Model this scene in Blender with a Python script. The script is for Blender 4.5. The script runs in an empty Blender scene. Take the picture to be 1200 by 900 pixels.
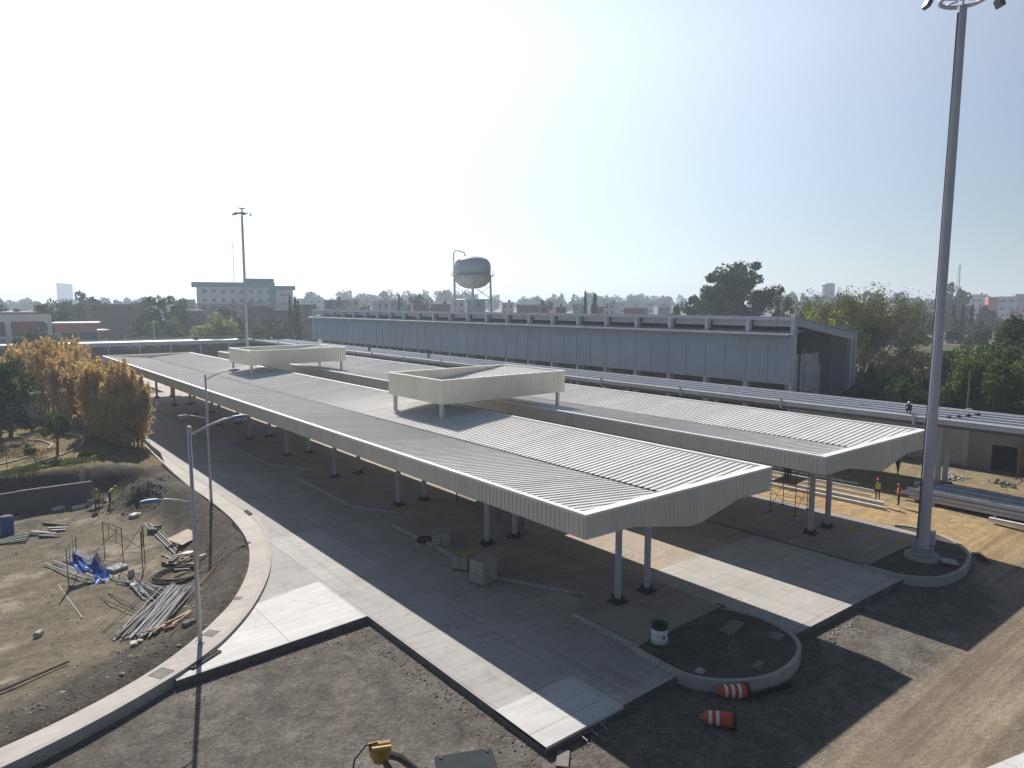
import bpy, math, random
import numpy as np
from mathutils import Vector, Matrix

R = math.radians
random.seed(7)
RNG = np.random.default_rng(11)
scene = bpy.context.scene
COL = scene.collection

# ------------------------------------------------------------------ camera
HC = 16.0
PITCH = math.atan(94 / 825.0)
YAW = R(38.7)
cam_d = bpy.data.cameras.new("camera")
cam = bpy.data.objects.new("camera", cam_d)
COL.objects.link(cam)
cam.location = (0, 0, HC)
cam.rotation_euler = (R(90) - PITCH, 0, -YAW)
cam_d.sensor_fit = 'HORIZONTAL'
cam_d.sensor_width = 36.0
cam_d.lens = 825.0 / 1200.0 * 36.0
cam_d.clip_start = 0.3
cam_d.clip_end = 12000
scene.camera = cam

FW = Vector((math.sin(YAW) * math.cos(PITCH), math.cos(YAW) * math.cos(PITCH), -math.sin(PITCH)))
RT = Vector((math.cos(YAW), -math.sin(YAW), 0))
UP = RT.cross(FW)

def far(px, d, py=356):
    """a point d metres away (on the ground plan) on a bearing, with the height it has there"""
    r = FW + (px - 600) / 825.0 * RT - (py - 450) / 825.0 * UP
    t = d / math.hypot(r.x, r.y)
    return Vector((r.x * t, r.y * t, HC + r.z * t))

# ------------------------------------------------------------------ node helpers
class NT:
    def __init__(self, m):
        self.t = m.node_tree
        self.n = self.t.nodes
    def new(self, kind, **kw):
        n = self.n.new(kind)
        for k, v in kw.items():
            setattr(n, k, v)
        return n
    def link(self, a, b):
        self.t.links.new(a, b)
    def inp(self, sock, v):
        if hasattr(v, 'links') or isinstance(v, bpy.types.NodeSocket):
            self.link(v, sock)
        elif v is not None:
            if isinstance(v, (tuple, list)) and len(v) == 3 and len(sock.default_value) == 4:
                v = (*v, 1)
            sock.default_value = v
    def math(self, op, a, b=None, c=None, clamp=False):
        n = self.new('ShaderNodeMath', operation=op, use_clamp=clamp)
        self.inp(n.inputs[0], a)
        if b is not None: self.inp(n.inputs[1], b)
        if c is not None: self.inp(n.inputs[2], c)
        return n.outputs[0]
    def noise(self, vec, scale, detail=4, rough=.6, dist=0):
        n = self.new('ShaderNodeTexNoise')
        n.inputs['Scale'].default_value = scale
        n.inputs['Detail'].default_value = detail
        n.inputs['Roughness'].default_value = rough
        n.inputs['Distortion'].default_value = dist
        if vec is not None: self.link(vec, n.inputs['Vector'])
        return n.outputs['Fac']
    def ramp(self, f, a, b, lo=0.0, hi=1.0):
        n = self.new('ShaderNodeMapRange')
        n.inputs[1].default_value = a; n.inputs[2].default_value = b
        n.inputs[3].default_value = lo; n.inputs[4].default_value = hi
        self.inp(n.inputs[0], f)
        return n.outputs[0]
    def mix(self, f, a, b, mode='MIX'):
        n = self.new('ShaderNodeMix', data_type='RGBA', blend_type=mode)
        self.inp(n.inputs[0], f); self.inp(n.inputs[6], a); self.inp(n.inputs[7], b)
        return n.outputs[2]
    def scale(self, col, f):
        n = self.new('ShaderNodeVectorMath', operation='SCALE')
        self.inp(n.inputs[0], col); self.inp(n.inputs[3], f)
        return n.outputs[0]
    def pos(self):
        return self.new('ShaderNodeNewGeometry').outputs['Position']
    def mapped(self, vec, scale, rot=0.0):
        n = self.new('ShaderNodeMapping')
        n.inputs['Scale'].default_value = scale
        n.inputs['Rotation'].default_value = (0, 0, rot)
        self.link(vec, n.inputs['Vector'])
        return n.outputs[0]

MATS = {}
def new_mat(name):
    m = bpy.data.materials.new(name); m.use_nodes = True
    t = NT(m)
    p = t.n['Principled BSDF']
    MATS[name] = m
    return m, t, p

def mat(name, col, rough=.6, metal=0.0, var=.12, vscale=.6, fine=.0, fscale=14, bump=0.0, bscale=20, dirt=0.0, spec=.4):
    m, t, p = new_mat(name)
    pos = t.pos()
    big = t.ramp(t.noise(pos, vscale, 5), .3, .7, 1 - var, 1 + var)
    c = t.scale(col, big)
    if fine:
        c = t.scale(c, t.ramp(t.noise(pos, fscale, 3), .3, .7, 1 - fine, 1 + fine))
    if dirt:
        d = t.ramp(t.noise(t.mapped(pos, (1.2, 1.2, .25)), 1.3, 6, .7), .48, .75, 0, dirt)
        c = t.mix(d, c, (col[0] * .45, col[1] * .42, col[2] * .38))
    t.link(c, p.inputs['Base Color'])
    p.inputs['Roughness'].default_value = rough
    p.inputs['Metallic'].default_value = metal
    p.inputs['Specular IOR Level'].default_value = spec
    if bump:
        b = t.new('ShaderNodeBump'); b.inputs['Strength'].default_value = bump; b.inputs['Distance'].default_value = .05
        t.link(t.noise(pos, bscale, 4), b.inputs['Height']); t.link(b.outputs[0], p.inputs['Normal'])
    return m

def sheet_mat(name, col, pitch, axis, rough=.42, tone=.05, streak=.12):
    m, t, p = new_mat(name)
    pos = t.pos()
    sep = t.new('ShaderNodeSeparateXYZ'); t.link(pos, sep.inputs[0])
    cmb = t.new('ShaderNodeCombineXYZ')
    if axis == 'XY':
        t.link(t.math('FLOOR', t.math('DIVIDE', t.math('ADD', sep.outputs[0], sep.outputs[1]), pitch)), cmb.inputs[0])
    else:
        t.link(t.math('FLOOR', t.math('DIVIDE', sep.outputs[1], pitch)), cmb.inputs[0])
    wn = t.new('ShaderNodeTexWhiteNoise', noise_dimensions='2D'); t.link(cmb.outputs[0], wn.inputs[0])
    c = t.scale(col, t.ramp(wn.outputs[0], 0, 1, 1 - tone, 1 + tone))
    c = t.scale(c, t.ramp(t.noise(pos, .22, 5, .6), .3, .7, .93, 1.06))
    if axis == 'XY':
        d = t.ramp(t.noise(t.mapped(pos, (3, 3, .22)), 1.2, 6, .7), .5, .74, 0, streak)
    else:
        d = t.ramp(t.noise(t.mapped(pos, (.3, 2.2, 1)), 1.0, 7, .72, .3), .48, .74, 0, streak)
    c = t.mix(d, c, (col[0] * .5, col[1] * .46, col[2] * .40))
    sp = t.ramp(t.noise(pos, 2.4, 5, .8), .66, .72, 0, streak)
    c = t.mix(sp, c, (col[0] * .45, col[1] * .40, col[2] * .34))
    t.link(c, p.inputs['Base Color'])
    t.link(t.ramp(t.noise(pos, .8, 5), .3, .7, rough - .06, rough + .12), p.inputs['Roughness'])
    b = t.new('ShaderNodeBump'); b.inputs['Strength'].default_value = .35; b.inputs['Distance'].default_value = .02
    t.link(t.noise(pos, .9, 2), b.inputs['Height']); t.link(b.outputs[0], p.inputs['Normal'])
    return m

def concrete_mat(name, col, jx, jy, tone=.1, stain=.35, ox=0.0, oy=0.0, joint=.55, streak_rot=0.0):
    m, t, p = new_mat(name)
    pos = t.pos()
    sep = t.new('ShaderNodeSeparateXYZ'); t.link(pos, sep.inputs[0])
    u = t.math('DIVIDE', t.math('SUBTRACT', sep.outputs[0], ox), jx)
    v = t.math('DIVIDE', t.math('SUBTRACT', sep.outputs[1], oy), jy)
    cmb = t.new('ShaderNodeCombineXYZ')
    t.link(t.math('FLOOR', u), cmb.inputs[0]); t.link(t.math('FLOOR', v), cmb.inputs[1])
    wn = t.new('ShaderNodeTexWhiteNoise', noise_dimensions='2D'); t.link(cmb.outputs[0], wn.inputs[0])
    c = t.scale(col, t.ramp(wn.outputs[0], 0, 1, 1 - tone, 1 + tone))
    # broom streaks, clouds, patches, blotches
    c = t.scale(c, t.ramp(t.noise(t.mapped(pos, (.35, 2.6, 1), streak_rot), 1.1, 6, .65), .3, .72, 1.1, .86))
    c = t.scale(c, t.ramp(t.noise(pos, .28, 5, .6), .3, .7, .88, 1.1))
    st = t.ramp(t.noise(t.mapped(pos, (1, .6, 1)), .55, 8, .72, .6), .54, .74, 0, stain)
    c = t.mix(st, c, (col[0] * .52, col[1] * .48, col[2] * .44))
    ty = t.ramp(t.noise(t.mapped(pos, (1.7, .035, 1), .03), 1.0, 5, .62, .25), .55, .70, 0, stain * .75)
    c = t.mix(ty, c, (col[0] * .60, col[1] * .58, col[2] * .56))
    pl = t.ramp(t.noise(t.mapped(pos, (1, 1, 1)), .9, 7, .7, 1.2), .60, .78, 0, .45)
    c = t.mix(pl, c, (min(1, col[0] * 1.28), min(1, col[1] * 1.27), min(1, col[2] * 1.26)))
    vo = t.new('ShaderNodeTexVoronoi', feature='DISTANCE_TO_EDGE'); vo.inputs['Scale'].default_value = .23
    wv = t.new('ShaderNodeVectorMath', operation='ADD'); t.link(pos, wv.inputs[0])
    wn_ = t.new('ShaderNodeTexNoise'); wn_.inputs['Scale'].default_value = .8; t.link(pos, wn_.inputs['Vector']); t.link(wn_.outputs['Color'], wv.inputs[1])
    t.link(wv.outputs[0], vo.inputs['Vector'])
    cr = t.math('MULTIPLY', t.math('LESS_THAN', vo.outputs['Distance'], .0026), t.math('GREATER_THAN', t.noise(pos, .35, 2), .52))
    c = t.mix(t.math('MULTIPLY', cr, .6), c, (col[0] * .35, col[1] * .33, col[2] * .3))
    sp = t.ramp(t.noise(pos, 3.2, 6, .75), .64, .72, 0, stain * 1.1)
    c = t.mix(sp, c, (col[0] * .38, col[1] * .36, col[2] * .34))
    c = t.scale(c, t.ramp(t.noise(pos, 26, 3, .7), .3, .7, .93, 1.07))
    # joints
    w = .022
    def near(uu, size):
        f = t.math('FRACT', uu)
        d = t.math('MINIMUM', f, t.math('SUBTRACT', 1.0, f))
        return t.math('LESS_THAN', t.math('MULTIPLY', d, size), w)
    j = t.math('MAXIMUM', near(u, jx), near(v, jy))
    c = t.mix(t.math('MULTIPLY', j, joint), c, (col[0] * .3, col[1] * .28, col[2] * .26))
    t.link(c, p.inputs['Base Color'])
    p.inputs['Roughness'].default_value = .8
    p.inputs['Specular IOR Level'].default_value = .3
    b = t.new('ShaderNodeBump'); b.inputs['Strength'].default_value = .25; b.inputs['Distance'].default_value = .02
    t.link(t.noise(pos, 9, 6, .7), b.inputs['Height']); t.link(b.outputs[0], p.inputs['Normal'])
    return m

def leaf_mat(name, c1, c2, c3=None, trans=.35, clump=.5):
    m, t, p = new_mat(name)
    g = t.new('ShaderNodeNewGeometry')
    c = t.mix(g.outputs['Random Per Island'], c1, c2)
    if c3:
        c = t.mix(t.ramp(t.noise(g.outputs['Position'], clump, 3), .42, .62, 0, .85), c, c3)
    d = t.new('ShaderNodeBsdfDiffuse'); tr = t.new('ShaderNodeBsdfTranslucent')
    t.link(c, d.inputs[0]); t.link(c, tr.inputs[0])
    mx = t.new('ShaderNodeMixShader'); mx.inputs[0].default_value = trans
    t.link(d.outputs[0], mx.inputs[1]); t.link(tr.outputs[0], mx.inputs[2])
    t.link(mx.outputs[0], t.n['Material Output'].inputs[0])
    return m

def block_mat(name, col, mortar, bw=.4, bh=.2, msize=.015, tone=.14, axis='Y'):
    m, t, p = new_mat(name)
    pos = t.pos()
    sep = t.new('ShaderNodeSeparateXYZ'); t.link(pos, sep.inputs[0])
    cmb = t.new('ShaderNodeCombineXYZ')
    t.link(sep.outputs[1] if axis == 'Y' else sep.outputs[0], cmb.inputs[0]); t.link(sep.outputs[2], cmb.inputs[1])
    br = t.new('ShaderNodeTexBrick')
    t.link(cmb.outputs[0], br.inputs['Vector'])
    br.inputs['Color1'].default_value = (*[x * (1 - tone) for x in col], 1)
    br.inputs['Color2'].default_value = (*[min(1, x * (1 + tone)) for x in col], 1)
    br.inputs['Mortar'].default_value = (*mortar, 1)
    br.inputs['Scale'].default_value = 1.0
    br.inputs['Mortar Size'].default_value = msize
    br.inputs['Brick Width'].default_value = bw
    br.inputs['Row Height'].default_value = bh
    c = t.scale(br.outputs['Color'], t.ramp(t.noise(pos, .5, 3, .5), .3, .7, .85, 1.12))
    t.link(c, p.inputs['Base Color'])
    p.inputs['Roughness'].default_value = .9
    return m

# ------------------------------------------------------------------ mesh helpers
class MB:
    def __init__(self):
        self.v = []; self.f = []; self.mi = []; self.cur = 0
    def add(self, vs, fs):
        o = len(self.v)
        self.v += [tuple(x) for x in vs]
        for f in fs:
            self.f.append(tuple(i + o for i in f)); self.mi.append(self.cur)
        return self
    def box(self, x0, x1, y0, y1, z0, z1):
        return self.add([(x0, y0, z0), (x1, y0, z0), (x1, y1, z0), (x0, y1, z0), (x0, y0, z1), (x1, y0, z1), (x1, y1, z1), (x0, y1, z1)],
                        [(0, 3, 2, 1), (4, 5, 6, 7), (0, 1, 5, 4), (1, 2, 6, 5), (2, 3, 7, 6), (3, 0, 4, 7)])
    def obox(self, c, d, rz=0.0, rx=0.0, ry=0.0):
        M = Matrix.Translation(c) @ Matrix.Rotation(rz, 4, 'Z') @ Matrix.Rotation(ry, 4, 'Y') @ Matrix.Rotation(rx, 4, 'X')
        x, y, z = d[0] / 2, d[1] / 2, d[2] / 2
        vs = [M @ Vector(p) for p in [(-x, -y, -z), (x, -y, -z), (x, y, -z), (-x, y, -z), (-x, -y, z), (x, -y, z), (x, y, z), (-x, y, z)]]
        return self.add(vs, [(0, 3, 2, 1), (4, 5, 6, 7), (0, 1, 5, 4), (1, 2, 6, 5), (2, 3, 7, 6), (3, 0, 4, 7)])
    def bbox(self, c, d, bv=.03, rz=0.0):
        """a box with chamfered edges"""
        M = Matrix.Translation(c) @ Matrix.Rotation(rz, 4, 'Z')
        x, y, z = d[0] / 2, d[1] / 2, d[2] / 2
        b = min(bv, x * .45, y * .45, z * .45)
        rings = []
        for zz, k in ((-z, b), (-z + b, 0), (z - b, 0), (z, b)):
            X, Y = x - k, y - k
            rings.append([(X - b, -Y, zz), (X, -Y + b, zz), (X, Y - b, zz), (X - b, Y, zz), (-X + b, Y, zz), (-X, Y - b, zz), (-X, -Y + b, zz), (-X + b, -Y, zz)])
        vs = [M @ Vector(p) for r in rings for p in r]
        fs = [tuple(reversed(range(8))), tuple(range(24, 32))]
        for k in range(3):
            for i in range(8):
                j = (i + 1) % 8
                fs.append((k * 8 + i, k * 8 + j, k * 8 + 8 + j, k * 8 + 8 + i))
        return self.add(vs, fs)
    def path(self, pts, r, n=8, cap=True):
        pts = [Vector(p) for p in pts]
        if not isinstance(r, (list, tuple)): r = [r] * len(pts)
        vs = []; fs = []
        prev = None
        for i, p in enumerate(pts):
            a = pts[max(0, i - 1)]; b = pts[min(len(pts) - 1, i + 1)]
            d = (b - a).normalized()
            if prev is None:
                u = d.cross(Vector((0, 0, 1)))
                if u.length < 1e-3: u = Vector((1, 0, 0))
            else:
                u = prev - d * prev.dot(d)
            u.normalize(); w = d.cross(u); prev = u
            for k in range(n):
                an = 2 * math.pi * (k + .5) / n
                vs.append(p + (u * math.cos(an) + w * math.sin(an)) * r[i])
        for i in range(len(pts) - 1):
            for k in range(n):
                j = (k + 1) % n
                fs.append((i * n + k, i * n + j, i * n + n + j, i * n + n + k))
        if cap:
            fs.append(tuple(reversed(range(n)))); fs.append(tuple(range((len(pts) - 1) * n, len(pts) * n)))
        return self.add(vs, fs)
    def lathe(self, prof, c=(0, 0, 0), n=24, axis='Z'):
        vs = []; fs = []
        for r, z in prof:
            for k in range(n):
                a = 2 * math.pi * k / n
                q = (r * math.cos(a), r * math.sin(a), z)
                if axis == 'X': q = (q[2], q[0], q[1])
                vs.append((q[0] + c[0], q[1] + c[1], q[2] + c[2]))
        for i in range(len(prof) - 1):
            for k in range(n):
                j = (k + 1) % n
                fs.append((i * n + k, i * n + j, i * n + n + j, i * n + n + k))
        fs.append(tuple(reversed(range(n)))); fs.append(tuple(range((len(prof) - 1) * n, len(prof) * n)))
        return self.add(vs, fs)
    def prism(self, poly, z0, z1, side=0):
        n = len(poly)
        a = sum(poly[i][0] * poly[(i + 1) % n][1] - poly[(i + 1) % n][0] * poly[i][1] for i in range(n))
        if a < 0: poly = list(reversed(poly))
        vs = [(p[0], p[1], z0) for p in poly] + [(p[0], p[1], z1) for p in poly]
        self.add(vs, [tuple(reversed(range(n))), tuple(range(n, 2 * n))])
        o = len(self.v) - 2 * n
        for i in range(n):
            self.f.append((o + i, o + (i + 1) % n, o + (i + 1) % n + n, o + i + n)); self.mi.append(side)
        return self
    def strip(self, A, B, z0, z1):
        """solid band between two polylines of the same length"""
        n = len(A)
        vs = [(*p, z1) for p in A] + [(*p, z1) for p in B] + [(*p, z0) for p in A] + [(*p, z0) for p in B]
        fs = []
        for i in range(n - 1):
            fs += [(i, i + 1, n + i + 1, n + i), (2 * n + i, 3 * n + i, 3 * n + i + 1, 2 * n + i + 1), (i, 2 * n + i, 2 * n + i + 1, i + 1), (n + i, n + i + 1, 3 * n + i + 1, 3 * n + i)]
        fs += [(0, n, 3 * n, 2 * n), (n - 1, 3 * n - 1, 4 * n - 1, 2 * n - 1)]
        return self.add(vs, fs)
    def build(self, name, m, parent=None, smooth=False, loc=None):
        me = bpy.data.meshes.new(name)
        me.from_pydata(self.v, [], self.f)
        ms = m if isinstance(m, list) else [m]
        for x in ms: me.materials.append(MATS[x])
        if len(ms) > 1: me.polygons.foreach_set('material_index', self.mi)
        if smooth: me.polygons.foreach_set('use_smooth', [True] * len(me.polygons))
        me.update()
        o = bpy.data.objects.new(name, me); COL.objects.link(o)
        if parent is not None: o.parent = parent
        if loc is not None: o.location = loc
        return o

def tag(o, label=None, cat=None, group=None, kind=None):
    if label: o['label'] = label
    if cat: o['category'] = cat
    if group: o['group'] = group
    if kind: o['kind'] = kind
    return o

def thing(name, loc, label, cat, group=None, rz=0.0):
    o = bpy.data.objects.new(name, None); COL.objects.link(o)
    o.location = loc; o.rotation_euler = (0, 0, rz); o.empty_display_size = .2
    return tag(o, label, cat, group)

def copy_tree(o, parent=None):
    c = o.copy(); COL.objects.link(c)
    if parent is not None: c.parent = parent
    for ch in list(o.children): copy_tree(ch, c)
    return c

def clone(src, loc, rz, label, group=None, scale=None):
    c = copy_tree(src); c.location = loc; c.rotation_euler = (0, 0, rz)
    if scale is not None: c.scale = scale if isinstance(scale, tuple) else (scale,) * 3
    tag(c, label, None, group)
    return c

def struct(o):
    o['kind'] = 'structure'; return o

def smoothline(pts, per=6):
    out = []
    P = [Vector((*p[:2], 0)) for p in pts]
    for i in range(len(P) - 1):
        a = P[max(0, i - 1)]; b = P[i]; c = P[i + 1]; d = P[min(len(P) - 1, i + 2)]
        for k in range(per):
            t = k / per
            q = .5 * ((2 * b) + (c - a) * t + (2 * a - 5 * b + 4 * c - d) * t * t + (3 * b - a - 3 * c + d) * t ** 3)
            out.append((q.x, q.y))
    out.append((P[-1].x, P[-1].y))
    return out

def quads_mesh(name, C, U, V, m, parent=None, loc=None):
    """many small leaf faces: centres C and half axes U, V (N x 3 arrays)"""
    n = len(C)
    vs = np.empty((n, 4, 3), dtype=np.float32)
    vs[:, 0] = C - U - V * .35; vs[:, 1] = C + V * -1.0; vs[:, 2] = C + U - V * .1; vs[:, 3] = C + V
    me = bpy.data.meshes.new(name)
    me.vertices.add(4 * n); me.loops.add(4 * n); me.polygons.add(n)
    me.vertices.foreach_set('co', vs.reshape(-1))
    me.loops.foreach_set('vertex_index', np.arange(4 * n, dtype=np.int32))
    me.polygons.foreach_set('loop_start', np.arange(0, 4 * n, 4, dtype=np.int32))
    me.materials.append(MATS[m])
    me.update(calc_edges=True)
    o = bpy.data.objects.new(name, me); COL.objects.link(o)
    if parent is not None: o.parent = parent
    if loc is not None: o.location = loc
    return o

def rand_axes(n, su, sv, droop=0.0):
    d = RNG.normal(size=(n, 3)); d[:, 2] -= droop
    d /= np.linalg.norm(d, axis=1)[:, None]
    e = RNG.normal(size=(n, 3))
    e -= d * (d * e).sum(1)[:, None]
    e /= np.linalg.norm(e, axis=1)[:, None]
    s = RNG.uniform(.6, 1.3, (n, 1))
    return d * su * s, e * sv * s

# ------------------------------------------------------------------ materials
sheet_mat('fascia', (.62, .58, .505), .9, 'XY', .45, .035, .16)
sheet_mat('fascia_bounce_lit', (.67, .64, .55), .9, 'XY', .45, .035, .14)  # paler, yellower copy of fascia: light reflected off the roofs put into the colour
mat('flashing', (.78, .77, .75), .4, var=.04)
sheet_mat('roof_sheet', (.68, .665, .63), 1.0, 'Y', .42, .06, .28)
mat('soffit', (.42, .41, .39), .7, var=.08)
mat('column_paint', (.42, .43, .46), .5, var=.06)
mat('dark_plate', (.05, .05, .055), .7, var=.3, vscale=6)
mat('galv', (.40, .42, .45), .38, .55, var=.12, vscale=2)
mat('mast_grey', (.43, .435, .485), .5, .1, var=.08, vscale=.8)
mat('pole_grey', (.50, .51, .53), .4, .3, var=.06)
mat('lamp_dark', (.06, .065, .08), .4, var=.1)
mat('lamp_shell', (.22, .26, .34), .3, .4, var=.1)
mat('lamp_lens', (.55, .58, .62), .15, var=.05)
mat('beam_grey', (.43, .46, .51), .5, var=.1)
mat('deck_grey', (.085, .08, .105), .55, var=.18, vscale=.5, fine=.1, fscale=3)
mat('purlin', (.74, .74, .76), .4, var=.1, vscale=3)
mat('louver', (.43, .475, .55), .5, .05, var=.10, vscale=.12, dirt=.2)
mat('louver_frame', (.56, .59, .63), .5, var=.06)
mat('hall_paint', (.54, .555, .585), .55, var=.07, dirt=.12)
mat('hall_dark', (.07, .068, .066), .8, var=.25, vscale=.3)
mat('hall_inner', (.50, .51, .53), .7, var=.1)
mat('awning', (.50, .53, .53), .4, .2, var=.15, vscale=1)
block_mat('block_wall', (.40, .375, .34), (.27, .25, .22))
block_mat('block_wall_x', (.56, .53, .49), (.40, .38, .34), axis='X')
mat('render_wall', (.26, .235, .205), .9, var=.15, vscale=.5, fine=.06, dirt=.3)
mat('interior_dark', (.018, .016, .015), .9, var=.2)
mat('rust', (.24, .085, .04), .8, var=.3, vscale=5)
mat('frame_rust', (.13, .095, .08), .8, var=.3, vscale=5)
mat('concrete_plain', (.40, .38, .355), .85, var=.14, vscale=.8, fine=.06, dirt=.3, bump=.2)
mat('concrete_wall', (.135, .125, .115), .88, var=.16, vscale=.5, fine=.06, dirt=.45)
mat('slab_side', (.12, .112, .105), .95, var=.3, vscale=2, fine=.2, fscale=12)
mat('cover_grey', (.20, .19, .17), .9, var=.2, vscale=2, fine=.1)
mat('kerb_concrete', (.40, .38, .35), .85, var=.12, vscale=1.2, fine=.06, dirt=.25)
concrete_mat('slab_old', (.395, .38, .365), 3.9, 9.3, .10, .62, ox=16.0, oy=.4)
concrete_mat('slab_white', (.56, .555, .545), 4.1, 6.3, .06, .35, ox=7.6, oy=31.4, streak_rot=.4)
concrete_mat('slab_lane', (.43, .41, .385), 3.0, 9.3, .10, .5, ox=31.0, oy=-1.4)
concrete_mat('slab_tan', (.40, .335, .265), 3.0, 9.3, .08, .4, ox=31.0, oy=-1.4)
concrete_mat('slab_plat', (.33, .295, .265), 3.3, 4.65, .06, .35, ox=24.3, oy=1.1, joint=.3)
concrete_mat('walk_top', (.445, .41, .375), 60, 2.6, .05, .22, ox=-20, oy=.3, joint=.35)
mat('soil', (.085, .075, .066), .95, var=.35, vscale=.7, fine=.25, fscale=6, bump=.8, bscale=5)
mat('ash', (.13, .125, .118), .95, var=.35, vscale=2.5, fine=.2, fscale=9, bump=.6, bscale=9)
mat('rock', (.17, .155, .14), .95, var=.35, vscale=2)
mat('rock_pale', (.36, .34, .31), .95, var=.25, vscale=2)
mat('yellow_paint', (.42, .30, .05), .8, var=.3, vscale=3)
mat('orange_plastic', (.56, .085, .035), .55, var=.18, vscale=3, dirt=.55)
mat('white_paint', (.72, .72, .70), .5, var=.07, vscale=3, dirt=.2)
mat('green_paint', (.02, .10, .05), .5, var=.15, vscale=3)
mat('black_rubber', (.025, .025, .027), .75, var=.2, vscale=4)
mat('yellow_machine', (.36, .22, .03), .45, var=.12, vscale=3, dirt=.35)
mat('cab_roof', (.045, .052, .058), .95, spec=.1, var=.12, vscale=2, dirt=.25)
mat('cab_glass', (.05, .06, .07), .12, var=.05)
mat('blue_tarp', (.03, .13, .50), .5, var=.2, vscale=3)
mat('blue_barrel', (.03, .09, .28), .5, var=.15)
mat('grey_cloth', (.22, .24, .28), .8, var=.15, vscale=3)
mat('steel_pipe', (.40, .39, .41), .4, .5, var=.25, vscale=2.5)
mat('channel_steel', (.62, .65, .72), .4, .3, var=.15, vscale=1.5)
mat('pipe_dull', (.20, .195, .205), .7, .1, var=.25, vscale=2)
mat('steel_dark', (.10, .09, .085), .85, 0.0, var=.3, vscale=4)
mat('wood', (.28, .205, .135), .85, var=.3, vscale=3)
mat('wood_pale', (.46, .40, .32), .8, var=.18, vscale=2)
mat('carton', (.42, .37, .31), .9, var=.14, vscale=3)
mat('paving_block', (.36, .34, .32), .9, var=.2, vscale=4)
mat('brick_far', (.25, .125, .09), .9, var=.22, vscale=.25, dirt=.2)
mat('brick_dark', (.17, .10, .085), .9, var=.22, vscale=.25, dirt=.2)
mat('plaster_white', (.60, .60, .59), .8, var=.09, vscale=.3, dirt=.15)
mat('plaster_grey', (.36, .36, .37), .85, var=.12, vscale=.3, dirt=.2)
mat('plaster_cream', (.52, .45, .34), .85, var=.1, vscale=.3, dirt=.15)
mat('plaster_red', (.50, .15, .12), .85, var=.1, vscale=.3)
mat('plaster_pink', (.50, .30, .24), .85, var=.1, vscale=.3)
mat('clinic_white', (.56, .61, .66), .7, var=.04, vscale=.2)
mat('clinic_blue', (.10, .24, .30), .6, var=.06, vscale=.2)
mat('window_glass', (.06, .075, .09), .15, var=.1)
mat('tank_paint', (.33, .38, .42), .5, var=.1, vscale=.25, dirt=.35)
mat('tank_stained', (.40, .40, .38), .6, var=.16, vscale=.5, dirt=.75)
mat('bark', (.10, .075, .055), .95, var=.25, vscale=3)
mat('bark_pale', (.20, .17, .13), .95, var=.25, vscale=3)
mat('culm', (.26, .19, .09), .7, var=.3, vscale=3)
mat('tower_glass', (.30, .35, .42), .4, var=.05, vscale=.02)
mat('skin', (.30, .17, .11), .6, var=.05)
mat('jeans', (.03, .04, .07), .9, var=.15, vscale=8)
mat('dark_cloth', (.04, .045, .055), .9, var=.15, vscale=8)
mat('navy_cloth', (.03, .05, .085), .9, var=.15, vscale=8)
mat('vest_lime', (.42, .62, .06), .7, var=.08)
mat('vest_orange', (.72, .16, .03), .7, var=.08)
mat('helmet_red', (.55, .05, .03), .35, var=.03)
mat('helmet_orange', (.62, .17, .05), .35, var=.03)
mat('helmet_white', (.75, .75, .73), .35, var=.03)
mat('hair', (.015, .012, .01), .8, var=.1)
leaf_mat('leaf_bamboo', (.76, .55, .25), (.58, .41, .17), (.42, .30, .125), .5, .6)
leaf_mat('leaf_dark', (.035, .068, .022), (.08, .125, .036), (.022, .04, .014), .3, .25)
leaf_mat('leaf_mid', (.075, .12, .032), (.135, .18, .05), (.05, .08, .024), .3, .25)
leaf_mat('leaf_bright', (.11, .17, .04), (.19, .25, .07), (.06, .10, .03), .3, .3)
leaf_mat('leaf_yellow', (.26, .30, .05), (.36, .36, .08), (.14, .18, .04), .4, .3)
leaf_mat('leaf_sparse', (.20, .22, .05), (.15, .15, .05), (.11, .12, .045), .35, .3)
leaf_mat('leaf_olive', (.11, .105, .055), (.16, .14, .075), (.075, .07, .04), .2, .2)
leaf_mat('leaf_cypress', (.025, .042, .03), (.045, .062, .04), None, .1)
leaf_mat('leaf_far_hazed', (.085, .125, .095), (.12, .155, .12), None, .1)  # distance haze mixed into the leaf colour, paler and bluer than real leaves
leaf_mat('blade_green', (.12, .19, .04), (.20, .26, .07), (.10, .10, .04), .25, .5)
leaf_mat('blade_dry', (.30, .21, .09), (.22, .15, .07), None, .2)

# ------------------------------------------------------------------ terrain
INNER = [(17.1, 150), (17.0, 110), (16.76, 92.56), (16.11, 78.72), (15.65, 66.55), (15.71, 58.4), (15.5, 52.15), (14.75, 46.8), (13.25, 42.1),
         (11.21, 38.14), (9.44, 35.83), (7.6, 33.9), (5.65, 32.35), (3.17, 31.0), (.44, 30.0), (-6, 28.2), (-20, 25.0)]
OUTER = [(18.2, 150), (18.2, 110), (17.9, 97.5), (17.37, 88.7), (17.15, 72), (17.2, 62), (17.25, 54), (16.7, 48.6), (15.55, 44.7),
         (14.0, 40.6), (11.92, 36.85), (9.7, 33.96), (7.75, 32.2), (5.6, 30.85), (3.2, 29.65), (.37, 28.6), (-6, 26.7), (-20, 23.5)]
IN_S = smoothline(INNER, 6); OUT_S = smoothline(OUTER[:], 6)

def ss(a, b, x):
    t = np.clip((x - a) / (b - a), 0, 1)
    return t * t * (3 - 2 * t)

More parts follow.
